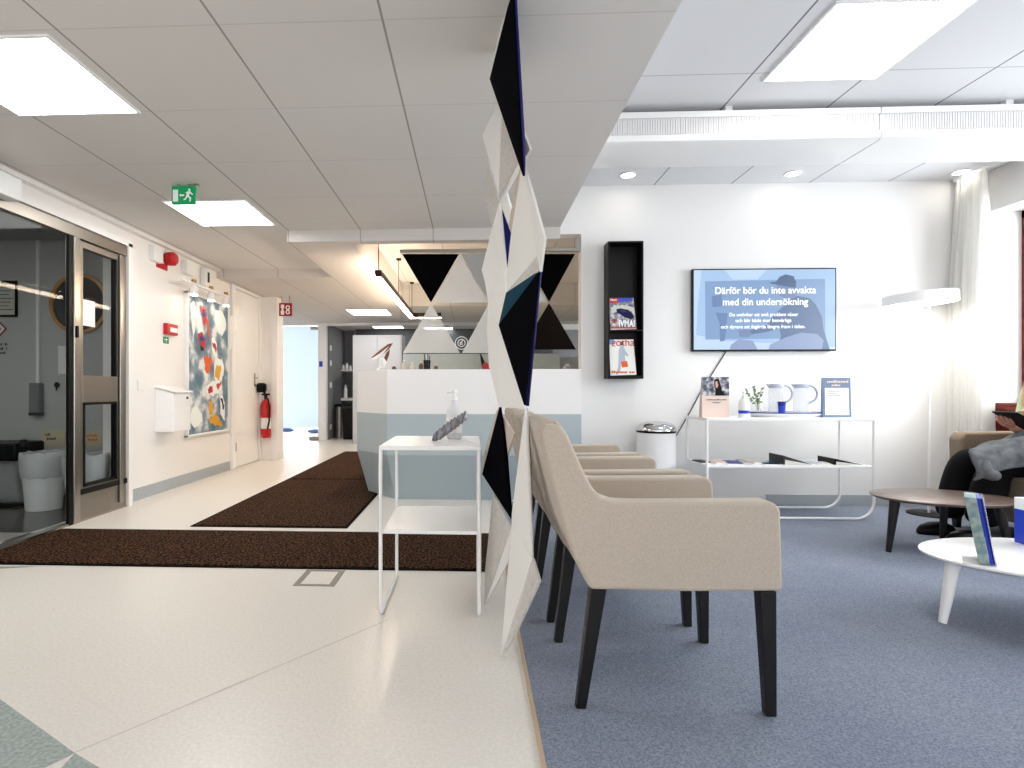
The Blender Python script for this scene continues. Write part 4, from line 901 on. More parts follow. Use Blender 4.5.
# ================================================================== TV WALL OBJECTS
# magazine rack
RY = 4.49
a = atY(608, 240, RY); b = atY(643.5, 380, RY)
t = thing('magazine_rack', ((a.x+b.x)/2, TVY, b.z), 'tall narrow black magazine rack mounted on the white wall', 'magazine rack')
x0, x1, z0, z1 = a.x, b.x, b.z+0.01, a.z-0.01
m = MB(); w = 0.012
m.box(x0, x0+w, RY, TVY, z0, z1); m.box(x1-w, x1, RY, TVY, z0, z1); m.box(x0+w, x1-w, RY, TVY, z0, z0+w); m.box(x0+w, x1-w, RY, TVY, z1-w, z1); m.box(x0+w, x1-w, TVY-0.01, TVY, z0+w, z1-w)
m.build('case', 'black_satin', t)
H = z1-z0
ms = [(atY(610.3, 297, RY).z, atY(610.3, 329.5, RY).z), (atY(610.3, 339, RY).z, atY(610.3, 375.5, RY).z)]
for zz in (ms[0][1], ms[1][1]):
    m = MB(); m.box(x0+w, x1-w, RY+0.004, RY+0.012, zz-0.012, zz+0.03 if zz > 2.0 else zz-0.002); m.box(x0+w, x1-w, RY+0.012, TVY-0.01, zz-0.012, zz-0.002); m.build('shelf', 'black_satin', t)
def magazine(zb_, zt__, lb, kind):
    xa_ = atY(610.5, 300, RY).x; xb_ = atY(637, 300, RY).x; yf = RY+0.014
    t = thing('magazine', ((xa_+xb_)/2, yf, zb_), lb, 'magazine')
    lean = 0.035
    def Q(u, v, o=0): return Vector((xa_+u*(xb_-xa_), yf+lean*(1-v)-o, zt__+(zb_-zt__)*v))
    m = MB(); m.prism([Q(0, 0), Q(.93, .0), Q(1, .98), Q(.02, 1)], (0, 0.008, 0)); m.build('pages', 'paper', t)
    def pc(poly, mi, o, mm): mm.add([Q(u, v, o) for u, v in poly], [tuple(range(len(poly)))], mi)
    m = MB()
    if kind == 0:
        pc([(0, 0), (.93, 0), (.99, .97), (.02, .97)], 0, .001, m)
        pc([(0, 0), (.34, 0), (.36, .16), (.01, .17)], 1, .002, m); pc([(.34, 0), (.9, 0), (.9, .09), (.36, .14)], 6, .002, m)
        pc([(.05, .30), (.5, .22), (.93, .3), (.95, .46), (.55, .36), (.06, .50)], 4, .0022, m)
        pc([(.26, .36), (.42, .33), (.72, .38), (.88, .5), (.93, .62), (.80, .68), (.58, .62), (.40, .52), (.28, .46)], 3, .003, m)
        pc([(.36, .38), (.56, .38), (.70, .45), (.50, .46)], 5, .0035, m); pc([(.58, .56), (.86, .52), (.9, .58), (.66, .64)], 7, .0035, m)
        pc([(.02, .92), (.99, .92), (.99, .97), (.02, .97)], 1, .002, m)
        m.build('cover', ['cover_photo', 'red', 'paper', 'royal_blue', 'paper_grey', 'charcoal', 'blue', 'black_satin'], t)
        q_ = Q(.40, .80, .004); text_mesh('IVMAI', 0.075, 'sign_white', 'lettering', t, Q(.64, .82, .004), sx=.66, off=0.002)
        q2 = Q(.04, .06, .004); scribble(t, q2.x, q2.x+0.05, q2.z, 0.014, q2.y, 'sign_white', 2, 5)
        q3 = Q(.04, .70, .004); scribble(t, q3.x, q3.x+0.05, q3.z, 0.016, q3.y, 'red', 2, 6)
    else:
        pc([(0, 0), (.93, 0), (.99, .98), (.02, .98)], 0, .001, m)
        pc([(.44, .14), (.54, .14), (.60, .30), (.72, .44), (.66, .48), (.58, .42), (.60, .62), (.44, .62), (.40, .84), (.28, .98), (.22, .96), (.32, .78), (.34, .46), (.36, .3)], 1, .002, m)
        pc([(.44, .06), (.54, .06), (.56, .16), (.42, .16)], 2, .0025, m); pc([(.42, .62), (.66, .60), (.70, .76), (.46, .78)], 3, .0025, m)
        pc([(0, 0), (.18, 0), (.18, .14), (0, .14)], 4, .002, m)
        m.build('cover', ['paper', 'jug_lid', 'copper', 'orange', 'screen_dim'], t)
        text_mesh('gotha', 0.085, 'red', 'lettering', t, Q(.52, .09, .004), sx=.95)
        q2 = Q(.06, .90, .004); scribble(t, q2.x, q2.x+0.18, q2.z, 0.020, q2.y, 'orange', 1, 5)
magazine(ms[0][1], ms[0][0], 'car magazine with a dark blue car on its cover in the upper rack slot', 0)
magazine(ms[1][1], ms[1][0], 'fashion magazine with a walking figure on its cover in the lower rack slot', 1)
# television
TY = 4.58
a = atY(692.5, 269, TY); b = atY(836.5, 351, TY)
t = thing('television', ((a.x+b.x)/2, TVY, b.z), 'flat wall mounted television showing white text over a man in a cap', 'television')
m = MB(); m.box(a.x, b.x, TY, TY+0.035, b.z, a.z); m.build('bezel', 'black_satin', t, bevel=0.003)
m = MB(); m.box(a.x+0.3, b.x-0.3, TY+0.035, TVY, b.z+0.15, a.z-0.15); m.build('wall_bracket', 'charcoal', t)
sx0, sx1, sz0, sz1 = a.x+0.010, b.x-0.010, b.z+0.014, a.z-0.010
def sc(x, y, o): return Vector((sx0+(x-50)/905*(sx1-sx0), TY-o, sz1+(y-68)/508*(sz0-sz1)))
m = MB(); m.box(sx0, sx1, TY-0.001, TY, sz0, sz1, 0)
def spoly(pts, mi, o): m.add([sc(x, y, o) for x, y in pts], [tuple(range(len(pts)))], mi)
mm_names = ['screen_bg', 'screen_light', 'screen_box', 'screen_man', 'screen_cap', 'screen_skin', 'screen_glove', 'screen_dim']
spoly([(50, 480), (260, 520), (600, 540), (955, 560), (955, 576), (50, 576)], 1, .0012)
spoly([(250, 68), (520, 68), (460, 130), (300, 130)], 1, .0012)
spoly([(50, 68), (100, 68), (75, 300), (60, 576), (50, 576)], 1, .0012)
spoly([(122, 140), (890, 130), (892, 505), (125, 512)], 2, .0016)
spoly([(165, 235), (230, 225), (232, 300), (170, 305)], 7, .0018); spoly([(190, 340), (268, 345), (262, 410), (250, 520), (218, 525), (216, 410)], 7, .0018)
spoly([(700, 235), (790, 250), (830, 290), (870, 370), (880, 450), (920, 576), (560, 576), (610, 500), (600, 440), (520, 465), (420, 480), (410, 455), (520, 420), (570, 350), (660, 270)], 3, .002)
spoly([(580, 165), (700, 165), (700, 215), (715, 240), (660, 262), (600, 235)], 5, .0022)
spoly([(532, 152), (580, 145), (600, 115), (640, 100), (690, 112), (706, 150), (704, 185), (640, 175), (545, 158)], 4, .0024)
spoly([(335, 455), (400, 445), (425, 480), (400, 500), (345, 495)], 5, .0024)
spoly([(540, 545), (640, 500), (740, 470), (840, 480), (880, 520), (870, 576), (530, 576)], 6, .0026); spoly([(290, 545), (340, 510), (430, 520), (460, 576), (280, 576)], 6, .0026)
m.build('screen', mm_names, t)
def stxt(s, x, y, size, wpx, off=0.0004):
    o = text_mesh(s, size, 'screen_text', 'lettering', t, sc(x, y, .0034), off=off, ext=0.0002)
    w = max(v.co.x for v in o.data.vertices)-min(v.co.x for v in o.data.vertices); k = wpx/905*(sx1-sx0)/w
    o.data.transform(Matrix.Diagonal((k, 1, 1, 1)))
stxt('Därför bör du inte avvakta', 508, 202, 0.078, 645, 0.001); stxt('med din undersökning', 508, 275, 0.078, 545, 0.001)
stxt('Du undviker att små problem växer', 498, 355, 0.040, 440); stxt('och blir både mer besvärliga', 496, 392, 0.040, 358); stxt('och dyrare att åtgärda längre fram i tiden.', 495, 432, 0.040, 540)
m = MB(); m.tube([atY(x, y, TVY-0.006) for x, y in ((727, 350), (722, 358), (712, 374), (700, 393), (690, 412), (676, 436))], 0.004, 8)
tag(m.build('power_cable', 'black_satin'), 'thin black cable running down the wall from the television', 'cable')
# pedal bin
p = atZ(656, 500, 0); p = Vector((atY(656, 480, 4.42).x, 4.42, 0.004)); br = 0.145
t = thing('pedal_bin', p, 'white pedal bin with a steel lid against the wall under the rack', 'waste bin')
zt3 = atY(656, 432, 4.42).z
m = MB(); m.lathe(p, [(br*0.96, 0), (br*0.96, 0.02), (br, 0.025), (br, zt3-0.004)], 36); m.build('body', 'white_gloss', t, smooth=True)
m = MB(); m.lathe((p.x, p.y, zt3-0.002), [(br*1.01, 0), (br*1.01, 0.018)], 36); m.build('rim', 'black_satin', t, smooth=True)
m = MB(); m.lathe((p.x, p.y, zt3+0.014), [(br*1.03, 0), (br*1.02, 0.02), (br*0.85, 0.05), (br*0.5, 0.068), (0.01, 0.072)], 36); m.build('lid', 'chrome', t, smooth=True)
m = MB(); m.box(p.x-0.04, p.x+0.04, p.y-br-0.05, p.y-br*0.9, 0.004, 0.02); m.build('pedal', 'black_satin', t, bevel=0.004)
# console table
tz = 0.722; tf, tb = 4.09, 4.46
tx0 = atY(707, 450, tf).x; tx1 = atY(874, 450, tf).x
t = thing('console_table', ((tx0+tx1)/2, (tf+tb)/2, 0.004), 'white metal console table with looped tube legs and lower shelf under the television', 'console table')
m = MB(); m.box(tx0-0.008, tx1+0.008, tf-0.008, tb+0.008, tz-0.022, tz); m.build('table_top', 'white_gloss', t, bevel=0.003)
sz = 0.385
m = MB(); m.box(tx0+0.004, tx1-0.004, tf+0.004, tb-0.004, sz-0.02, sz); m.build('shelf', 'white_gloss', t, bevel=0.003)
for Y in (tf, tb):
    r = 0.12; zz = 0.0135
    pts = [Vector((tx0, Y, tz-0.022))]+[Vector((tx0+r+r*math.cos(a_), Y, zz+r+r*math.sin(a_))) for a_ in [math.pi+i*math.pi/16 for i in range(9)]]
    pts += [Vector((tx1-r+r*math.cos(a_), Y, zz+r+r*math.sin(a_))) for a_ in [1.5*math.pi+i*math.pi/16 for i in range(9)]]+[Vector((tx1, Y, tz-0.022))]
    m = MB(); m.tube(pts, 0.0095, 10); m.build('leg_loop', 'white_gloss', t, smooth=True)
# items on console
def top(x, Y=4.25): return Vector((atY(x, 415, Y).x, Y, tz))
a = top(702, 4.16); b = top(729, 4.16); h = atY(715, 377, 4.16).z-tz
t = thing('brochure_stand', ((a.x+b.x)/2, 4.18, tz), 'upright leaflet with a photo of a dark haired woman on the console table', 'leaflet')
m = MB(); m.prism([(a.x, 4.16, tz), (a.x, 4.162, tz+h), (a.x, 4.172, tz+h), (a.x, 4.22, tz)], (b.x-a.x, 0, 0)); m.build('card', 'pink_paper', t)
def card(pts, mt, nm, o, Y=4.16):
    m = MB(); m.prism([Vector((a.x+u*(b.x-a.x), Y-o, tz+h*(1-v))) for u, v in pts], (0, -0.0008, 0)); m.build(nm, mt, t)
card([(.0, .0), (1, 0), (1, .46), (0, .46)], 'cover_photo', 'photo_print', .0002)
card([(.44, .10), (.52, .04), (.62, .06), (.68, .18), (.74, .34), (.84, .46), (.48, .46), (.50, .34), (.46, .24)], 'black_satin', 'photo_print', .0012)
card([(.48, .12), (.56, .10), (.60, .20), (.56, .28), (.50, .26)], 'skin', 'photo_print', .0022)
scribble(t, a.x+0.02, b.x-0.02, tz+h*.44, 0.010, 4.159, 'grey_plastic', 1, 2); scribble(t, a.x+0.07, b.x-0.06, tz+h*.37, 0.008, 4.159, 'grey_plastic', 1, 3)
p = top(744, 4.14)
t = thing('spray_bottle', p, 'white dispenser bottle with blue band at the left end of the tray', 'bottle')
m = MB(); m.lathe(p, [(0.036, 0), (0.037, 0.01), (0.037, 0.10), (0.025, 0.13), (0.012, 0.14)], 24); m.build('body', 'white_plastic', t, smooth=True)
m = MB(); m.lathe(p+Vector((0, 0, 0.14)), [(0.014, 0), (0.014, 0.02), (0.005, 0.022), (0.005, 0.035), (0.013, 0.036), (0.013, 0.046)], 16); m.build('pump', 'white_plastic', t, smooth=True)
m = MB(); m.lathe(p+Vector((0, 0, 0.03)), [(0.0378, 0), (0.0378, 0.022)], 24); m.build('band', 'blue', t, smooth=True)
# tray
c = top(787, 4.30); c.z = tz
t = thing('serving_tray', c, 'pale green oval serving tray with a dark rim on the console table', 'tray')
m = MB(); m.lathe(c, [(0.24, 0), (0.285, 0.020), (0.292, 0.030), (0.286, 0.030), (0.24, 0.008), (0.0, 0.008)], 48, sy=0.42); m.build('dish', 'felt_white', t, smooth=True)
m = MB(); m.tube([c+Vector((0.290*math.cos(k*math.pi/24), 0.122*math.sin(k*math.pi/24), 0.030)) for k in range(49)], 0.004, 6); m.build('rim', 'deep_blue', t, smooth=True)
M['felt_white']
def jug(x, Y, lb, cup):
    p = top(x, Y)+Vector((0, 0, 0.0085)); t = thing('water_jug', p, lb, 'jug')
    m = MB(); m.lathe(p, [(0.048, 0), (0.052, 0.01), (0.050, 0.18), (0.046, 0.205), (0.044, 0.205), (0.048, 0.18), (0.049, 0.012), (0.0, 0.008)], 28); m.build('vessel', 'clear_plastic', t, smooth=True)
    m = MB(); m.lathe(p+Vector((0, 0, 0.205)), [(0.050, 0), (0.052, 0.008), (0.048, 0.028), (0.0, 0.030)], 28); m.prism([p+Vector((-0.045, -0.02, 0.206)), p+Vector((-0.07, -0.005, 0.232)), p+Vector((-0.07, 0.005, 0.232)), p+Vector((-0.045, 0.02, 0.206))], (0, 0, 0.006)); m.build('lid', 'jug_lid', t, smooth=True)
    m = MB(); pts = [p+Vector((0.045, 0, 0.222))]+[p+Vector((0.062+0.055*math.sin(a_), 0, 0.160+0.062*math.cos(a_))) for a_ in [i*math.pi/10 for i in range(0, 9)]]+[p+Vector((0.052, 0, 0.09))]
    m.tube(pts, 0.008, 8); m.build('handle', 'jug_lid', t, smooth=True)
    if cup:
        q = p+Vector((0.0, -0.078, 0)); t2 = thing('blue_cup', q, 'stack of small blue cups in front of the left water jug', 'cups')
        m = MB(); m.lathe(q, [(0.021, 0), (0.024, 0.05), (0.024, 0.052), (0.025, 0.075), (0.022, 0.075)], 20); m.build('cup', 'blue', t2, smooth=True)
        m = MB(); m.lathe(q+Vector((0, 0, 0.075)), [(0.025, 0), (0.027, 0.03), (0.024, 0.03)], 20); m.build('cup', 'deep_blue', t2, smooth=True)
jug(776, 4.31, 'clear water jug with grey lid, left of the two on the tray', True)
jug(801, 4.31, 'clear water jug with grey lid, right of the two on the tray', False)
q = top(758.5, 4.33)+Vector((0, 0, 0.0085))
t = thing('twig_vase', q, 'small clear vase holding green leafy twigs on the tray', 'vase')
m = MB(); m.lathe(q, [(0.020, 0), (0.024, 0.02), (0.012, 0.06), (0.014, 0.075), (0.012, 0.075)], 20); m.build('vase', 'clear_plastic', t, smooth=True)
rn = random.Random(3)
for ex, hz_ in ((-0.10, 0.19), (-0.05, 0.215), (0.015, 0.20), (-0.02, 0.16)):
    m = MB(); pts = [q+Vector((0, 0, 0.03)), q+Vector((ex*0.3, 0, hz_*0.5)), q+Vector((ex, -0.01, hz_))]; m.tube(pts, 0.0018, 5)
    for k in range(11):
        f = 0.35+0.065*k; base = pts[1].lerp(pts[2], min(1, max(0, (f-0.4)/0.6))) if f > 0.4 else pts[0].lerp(pts[1], f/0.4)
        d = Vector((rn.uniform(-1, 1), rn.uniform(-.6, .6), rn.uniform(-.3, .8))).normalized(); s_ = Vector((-d.z, 0.2, d.x)).normalized(); L = 0.026
        m.add([base, base+d*L*0.5+s_*0.007, base+d*L, base+d*L*0.5-s_*0.007], [(0, 1, 2, 3)])
    m.build('twig', 'leaf', t)
a = top(823, 4.20); b = top(851.5, 4.20); h = atY(837, 377.5, 4.20).z-tz
t = thing('framed_notice', ((a.x+b.x)/2, 4.22, tz), 'blue framed information notice at the right end of the console table', 'notice')
m = MB(); m.prism([(a.x, 4.20, tz), (a.x, 4.21, tz+h), (a.x, 4.22, tz+h), (a.x, 4.23, tz)], (b.x-a.x, 0, 0)); m.build('backing', 'screen_frame' if 'screen_frame' in M else 'base_grey', t)
def nq(u, v, o): return Vector((a.x+u*(b.x-a.x), 4.20+0.01*(1-v)-o, tz+h*(1-v)))
m = MB(); m.prism([nq(.08, .26, .001), nq(.92, .26, .001), nq(.92, .94, .001), nq(.08, .94, .001)], (0, -.0006, 0)); m.build('sheet', 'paper', t)
scribble(t, nq(.08, .1, 0).x, nq(.92, .1, 0).x, nq(0, .10, 0).z, 0.018, nq(0, .08, .001).y, 'pink_paper', 1, 2); scribble(t, nq(.28, .1, 0).x, nq(.62, .1, 0).x, nq(0, .19, 0).z, 0.016, nq(0, .15, .001).y, 'pink_paper', 1, 3)
m = MB()
for v, u in ((.34, .6), (.39, .5), (.44, .66), (.86, .8)): m.prism([nq(.18, v, .002), nq(u, v, .002), nq(u, v+.012, .002), nq(.18, v+.012, .002)], (0, -.0004, 0))
m.build('print_lines', 'grey_plastic', t)
mat('slate', C(110, 130, 158), 0.5); t.children[0].data.materials[0] = M['slate']
# brochures on shelf
bro = [(701, 4.20, .10, .16, .020, 10, 'charcoal', 'small dark box at the left end of the console shelf'), (717, 4.24, .17, .22, .012, 5, 'pink_paper', 'pale brochure stack beside the small dark box on the shelf'), (733, 4.20, .16, .20, .014, -12, 'deep_blue', 'dark blue brochure on the console shelf'),
       (752, 4.26, .20, .24, .016, 14, 'paper_grey', 'light grey brochures under the tray on the console shelf'), (768, 4.19, .16, .20, .012, -8, 'teal', 'teal brochure in the middle of the console shelf'), (806, 4.24, .18, .22, .012, 8, 'jug_lid', 'pale blue brochure right of the open dark folder'), (822, 4.2, .14, .20, .009, -18, 'paper', 'white brochure near the right end of the console shelf')]
for (x, Y, w, dd, hh_, ang, mt, lb) in bro:
    w *= 0.62
    p = Vector((atY(x, 465, Y).x, Y, sz)); R = Matrix.Rotation(math.radians(ang), 3, 'Z')
    t = thing('brochure', p, lb, 'brochure')
    for k in range(2):
        pts = [p+R@Vector((sx_*w/2, sy_*dd/2*0.8, 0.0+k*hh_*0.5)) for sx_, sy_ in ((-1, -1), (1, -1), (1, 1), (-1, 1))]
        m = MB(); m.prism(pts, (0, 0, hh_*0.5-0.0006)); m.build(['pages', 'cover'][k], ['paper', mt][k], t)
def folder(x, Y, w, rise, mt, lb):
    p = Vector((atY(x, 465, Y).x, Y, sz)); t = thing('folder', p, lb, 'folder')
    m = MB(); m.prism([p+Vector((-w/2, -0.1, 0.001)), p+Vector((w/2, -0.1, 0.001)), p+Vector((-w/2, -0.1, rise))], (0, 0.2, 0)); m.build('cover', mt, t)
    m = MB(); m.prism([p+Vector((-w/2+0.01, -0.101, 0.001)), p+Vector((w/2, -0.101, 0.001)), p+Vector((-w/2+0.01, -0.101, rise*0.55))], (0, -0.002, 0)); m.build('pages', 'paper_grey', t)
folder(790, 4.24, 0.20, 0.065, 'charcoal', 'open dark grey folder tilted up in the middle of the console shelf')
folder(840, 4.24, 0.20, 0.045, 'black_satin', 'open black folder tilted up near the right of the console shelf')
m = MB(); 
# floor lamp
lp = atZ(929, 512, 0.004); lp = Vector((atY(929, 470, 4.30).x, 4.30, 0.004))
lz = atY(905, 304, 4.30).z
t = thing('floor_lamp', lp, 'white floor lamp with wide round disc shade glowing in the corner', 'floor lamp')
m = MB(); m.lathe(lp, [(0.135, 0), (0.135, 0.008), (0.13, 0.012), (0.0, 0.014)], 36); m.build('base', 'black_satin', t, smooth=True)
m = MB(); m.tube([lp+Vector((0, 0, 0.012)), (lp.x, lp.y, lz+0.03)], 0.0085, 12); m.build('pole', 'white_paint', t, smooth=True)
m = MB(); sc_ = Vector((lp.x-0.065, lp.y, lz)); m.lathe(sc_, [(0.215, 0.004), (0.22, 0.0), (0.22, 0.07), (0.213, 0.077), (0.0, 0.077)], 48)
R = Matrix.Rotation(math.radians(-3), 3, 'Y')
for v in m.v: v[:] = sc_ + R@(v-sc_)
m.build('lamp_shade', 'white_paint', t, smooth=True)
m = MB(); m.lathe(sc_, [(0.212, -0.002), (0.212, 0.003)], 48)
for v in m.v: v[:] = sc_ + R@(v-sc_)
m.build('diffuser', 'floor_lamp_on', t)
# curtain
t = thing('curtain', (WR-0.06, 4.4, 0.05), 'sheer white curtain gathered in the corner beside the window', 'curtain')
m = MB(); nz = 24; ny = 90; ya_, yb2 = 4.32, 4.59; vs = []; fs = []
for j in range(nz+1):
    f = j/nz; z = 2.545*(1-f)+0.03*f; spread = 1.0+0.2*f
    for i in range(ny+1):
        u = i/ny; Y = yb2-(yb2-ya_)*u*spread
        amp = 0.018+0.028*min(1, f*3); X = WR-0.13+amp*1.5*math.sin(u*2*math.pi*9+0.6*math.sin(f*4+u*6))+0.01*math.sin(u*31+f*3)-0.02*f
        vs.append((X, Y, z))
for j in range(nz):
    for i in range(ny): a_ = j*(ny+1)+i; fs.append((a_, a_+1, a_+ny+2, a_+ny+1))
m.add(vs, fs); m.build('drape', 'curtain', t, smooth=True, angle=180)
m = MB(); m.box(WR-0.145, WR-0.115, 1.2, 4.6, 2.55, 2.58); m.build('curtain_track', 'white_plastic', t)

# ================================================================== COFFEE TABLES
def coffee(c, a, b, z, th, mt, legm, lb, legs, rot=0):
    t = thing('coffee_table', (c[0], c[1], 0.004), lb, 'coffee table')
    m = MB(); n = 64
    def el(k, s, zz):
        an = 2*math.pi*k/n; u, v = a*s*math.cos(an), b*s*math.sin(an)
        return Vector((c[0]+u*math.cos(rot)-v*math.sin(rot), c[1]+u*math.sin(rot)+v*math.cos(rot), zz))
    vs = []
    for s, zz in ((0.96, z-th), (1.0, z-th*0.4), (1.0, z-0.001), (0.995, z)): vs += [el(k, s, zz) for k in range(n)]
    fs = [(i*n+k, i*n+(k+1) % n, (i+1)*n+(k+1) % n, (i+1)*n+k) for i in range(3) for k in range(n)]
    fs += [tuple(range(n))[::-1], tuple(3*n+k for k in range(n))]
    m.add(vs, fs); m.build('table_top', mt, t, smooth=True, angle=50)
    for (tx, ty, bx, by) in legs:
        m = MB(); m.tube([(tx, ty, z-th+0.002), ((tx*2+bx)/3, (ty*2+by)/3, (z-th)*0.66), (bx, by, 0.005)], 0.02, 12, radii=[0.026, 0.022, 0.014]); m.build('leg', legm, t, smooth=True)
    return t
lb1 = atZ(888.5, 552, 0.004)
coffee((2.695, 3.36), 0.36, 0.27, 0.31, 0.016, 'table_brown', 'black_wood', 'low oval dark brown coffee table in front of the seated person', [(lb1.x+0.035, lb1.y+0.0, lb1.x, lb1.y), (2.90, 3.24, 2.94, 3.21), (2.84, 3.52, 2.86, 3.56)])
lb2 = atZ(942.5, 623, 0.004)
coffee((2.33, 2.30), 0.50, 0.32, 0.262, 0.018, 'white_gloss', 'white_paint', 'low oval white coffee table at the right edge', [(lb2.x+0.05, lb2.y+0.01, lb2.x, lb2.y), (2.55, 2.15, 2.60, 2.10), (2.45, 2.48, 2.49, 2.52)], rot=-0.1)
# leaflet holder on white table
zt4 = 0.262
p = atZ(985, 566, zt4)
t = thing('leaflet_holder', p, 'clear leaflet holder with blue and green booklets on the white coffee table', 'leaflet holder')
# slanted booklets: thin side faces camera
def LH(x, y, d): return V(x, y, d)
base_d = (p.y*cs - p.x*sn)
bl = LH(979, 563, base_d+0.02); brr = LH(997, 565, base_d-0.01); tl_ = LH(964, 497, base_d+0.02); tr_ = LH(984, 499, base_d-0.01)
bl.z = brr.z = zt4+0.004
dv = Vector((0.09, 0.11, 0))
m = MB(); m.hexa([bl, brr, brr+dv, bl+dv], [tl_, tr_, tr_+dv, tl_+dv]); 
def slab(f0, f1, mt, nm, s0=0.0, s1=1.0):
    A = bl.lerp(brr, f0); B = bl.lerp(brr, f1); Cc = tl_.lerp(tr_, f0); D = tl_.lerp(tr_, f1)
    m = MB(); m.hexa([A, B, B+dv*s1, A+dv*s1], [Cc, D, D+dv*s1, Cc+dv*s1]); return m.build(nm, mt, t, bevel=0.001)
slab(.0, .62, 'booklet' if 'booklet' in M else 'leaf', 'booklet'); 
mat('booklet_green', C(120, 150, 150), 0.6, noise=(30, C(170, 180, 168), 0.4, 0.6)); t.children[0].data.materials[0] = M['booklet_green']
slab(.64, .80, 'blue', 'booklet'); slab(.82, .93, 'deep_blue', 'booklet')
slab(.95, 1.0, 'clear_plastic', 'holder_wall')
m = MB(); m.hexa([bl+Vector((-0.06, 0.0, 0)), brr, brr+dv, bl+dv+Vector((-0.06, 0, 0))], [bl+Vector((-0.06, 0, 0.004)), brr+Vector((0, 0, .004)), brr+dv+Vector((0, 0, .004)), bl+dv+Vector((-0.06, 0, .004))])
for v in m.v: v.z -= 0.004
m.build('holder_foot', 'clear_plastic', t)
# carton
p = atZ(1038, 547, zt4); 
t = thing('tissue_carton', (p.x+0.03, p.y+0.03, zt4), 'blue and white carton standing on the white table, cut by the frame', 'carton')
m = MB(); m.box(p.x-0.022, p.x+0.06, p.y, p.y+0.08, zt4, zt4+0.15); m.build('carton_body', 'blue', t, bevel=0.002)
m = MB(); m.box(p.x-0.0225, p.x+0.0605, p.y-0.0005, p.y+0.0805, zt4+0.145, zt4+0.195); m.build('carton_top', 'sign_white', t, bevel=0.002)

# ================================================================== SEATED PERSON AND ARMCHAIR
ac = thing('armchair', (3.5, 3.62, 0.004), 'taupe armchair by the window in which the person sits', 'chair')
def xz2(pts, a_, b_, nm, mt='armchair_fabric', bev=0.02):
    m = MB(); m.prism([(x, a_, z) for x, z in pts], (0, b_-a_, 0)); m.build(nm, mt, ac, bevel=bev, seg=3)
sd = [(3.23, 0.10), (3.22, 0.60), (3.25, 0.64), (3.62, 0.645), (3.84, 0.70), (3.85, 0.10)]
xz2(sd, 3.86, 3.97, 'armrest'); xz2(sd, 3.27, 3.37, 'armrest')
xz2([(3.72, 0.12), (3.69, 0.45), (3.76, 0.88), (3.83, 0.88), (3.845, 0.12)], 3.372, 3.858, 'backrest')
xz2([(3.20, 0.13), (3.20, 0.40), (3.70, 0.40), (3.71, 0.13)], 3.372, 3.858, 'seat')
for (x, y) in ((3.24, 3.32), (3.24, 3.92), (3.80, 3.32), (3.80, 3.92)):
    m = MB(); m.hexa([(x-.015, y-.015, .004), (x+.015, y-.015, .004), (x+.015, y+.015, .004), (x-.015, y+.015, .004)], [(x-.022, y-.022, .12), (x+.022, y-.022, .12), (x+.022, y+.022, .12), (x-.022, y+.022, .12)]); m.build('leg', 'black_wood', ac)

def skin_obj(name, nodes, edges, mt, parent, sub=2, label=None):
    """nodes: list of (x,y,z,rx,ry); first is the root"""
    me = bpy.data.meshes.new(name); org = wloc(parent) if parent else Vector((0, 0, 0))
    me.from_pydata([Vector(n[:3])-org for n in nodes], edges, [])
    o = bpy.data.objects.new(name, me); COL.objects.link(o)
    if parent: o.parent = parent
    md = o.modifiers.new('skin', 'SKIN'); md.use_smooth_shade = True
    if not me.skin_vertices: 
        bm = bmesh.new(); bm.from_mesh(me); bm.verts.layers.skin.verify(); bm.to_mesh(me); bm.free()
    for i, n in enumerate(nodes):
        me.skin_vertices[0].data[i].radius = (n[3], n[4] if len(n) > 4 else n[3]); me.skin_vertices[0].data[i].use_root = (i == 0)
    ms_ = o.modifiers.new('sub', 'SUBSURF'); ms_.levels = sub; ms_.render_levels = sub
    # bake to plain mesh
    dg = bpy.context.evaluated_depsgraph_get(); dg.update()
    me2 = bpy.data.meshes.new_from_object(o.evaluated_get(dg)); me2.name = name; o.modifiers.clear(); o.data = me2
    me2.materials.clear(); me2.materials.append(M[mt])
    for p_ in me2.polygons: p_.use_smooth = True; p_.material_index = 0
    return o
per = thing('person', (3.5, 3.60, 0.004), 'seated person in black trousers and green shirt holding a dark tablet', 'person')
hipX, hipZ = 3.59, 0.50
NL, FL = 3.50, 3.72     # near leg and far leg Y
# body (skin): torso, head, arms
nodes = [(hipX, 3.61, hipZ+0.02, .13, .15), (hipX+0.01, 3.61, 0.68, .11, .14), (hipX+0.02, 3.61, 0.84, .11, .15), (hipX+0.01, 3.61, 0.95, .08, .11), (hipX-0.01, 3.61, 1.02, .045), (hipX-0.05, 3.61, 1.08, .055), (hipX-0.07, 3.61, 1.15, .085, .078), (hipX-0.06, 3.61, 1.22, .07, .07),
  (hipX+0.02, 3.44, 0.94, .05), (3.58, 3.385, 0.72, .042), (3.46, 3.44, 0.72, .033), (3.365, 3.47, 0.755, .024),
  (hipX+0.0, 3.78, 0.94, .05), (3.60, 3.82, 0.74, .042), (3.46, 3.72, 0.67, .033), (3.36, 3.66, 0.685, .024)]
edges = [(0, 1), (1, 2), (2, 3), (3, 4), (4, 5), (5, 6), (6, 7), (3, 8), (8, 9), (9, 10), (10, 11), (3, 12), (12, 13), (13, 14), (14, 15)]
body = skin_obj('body', nodes, edges, 'skin', per)
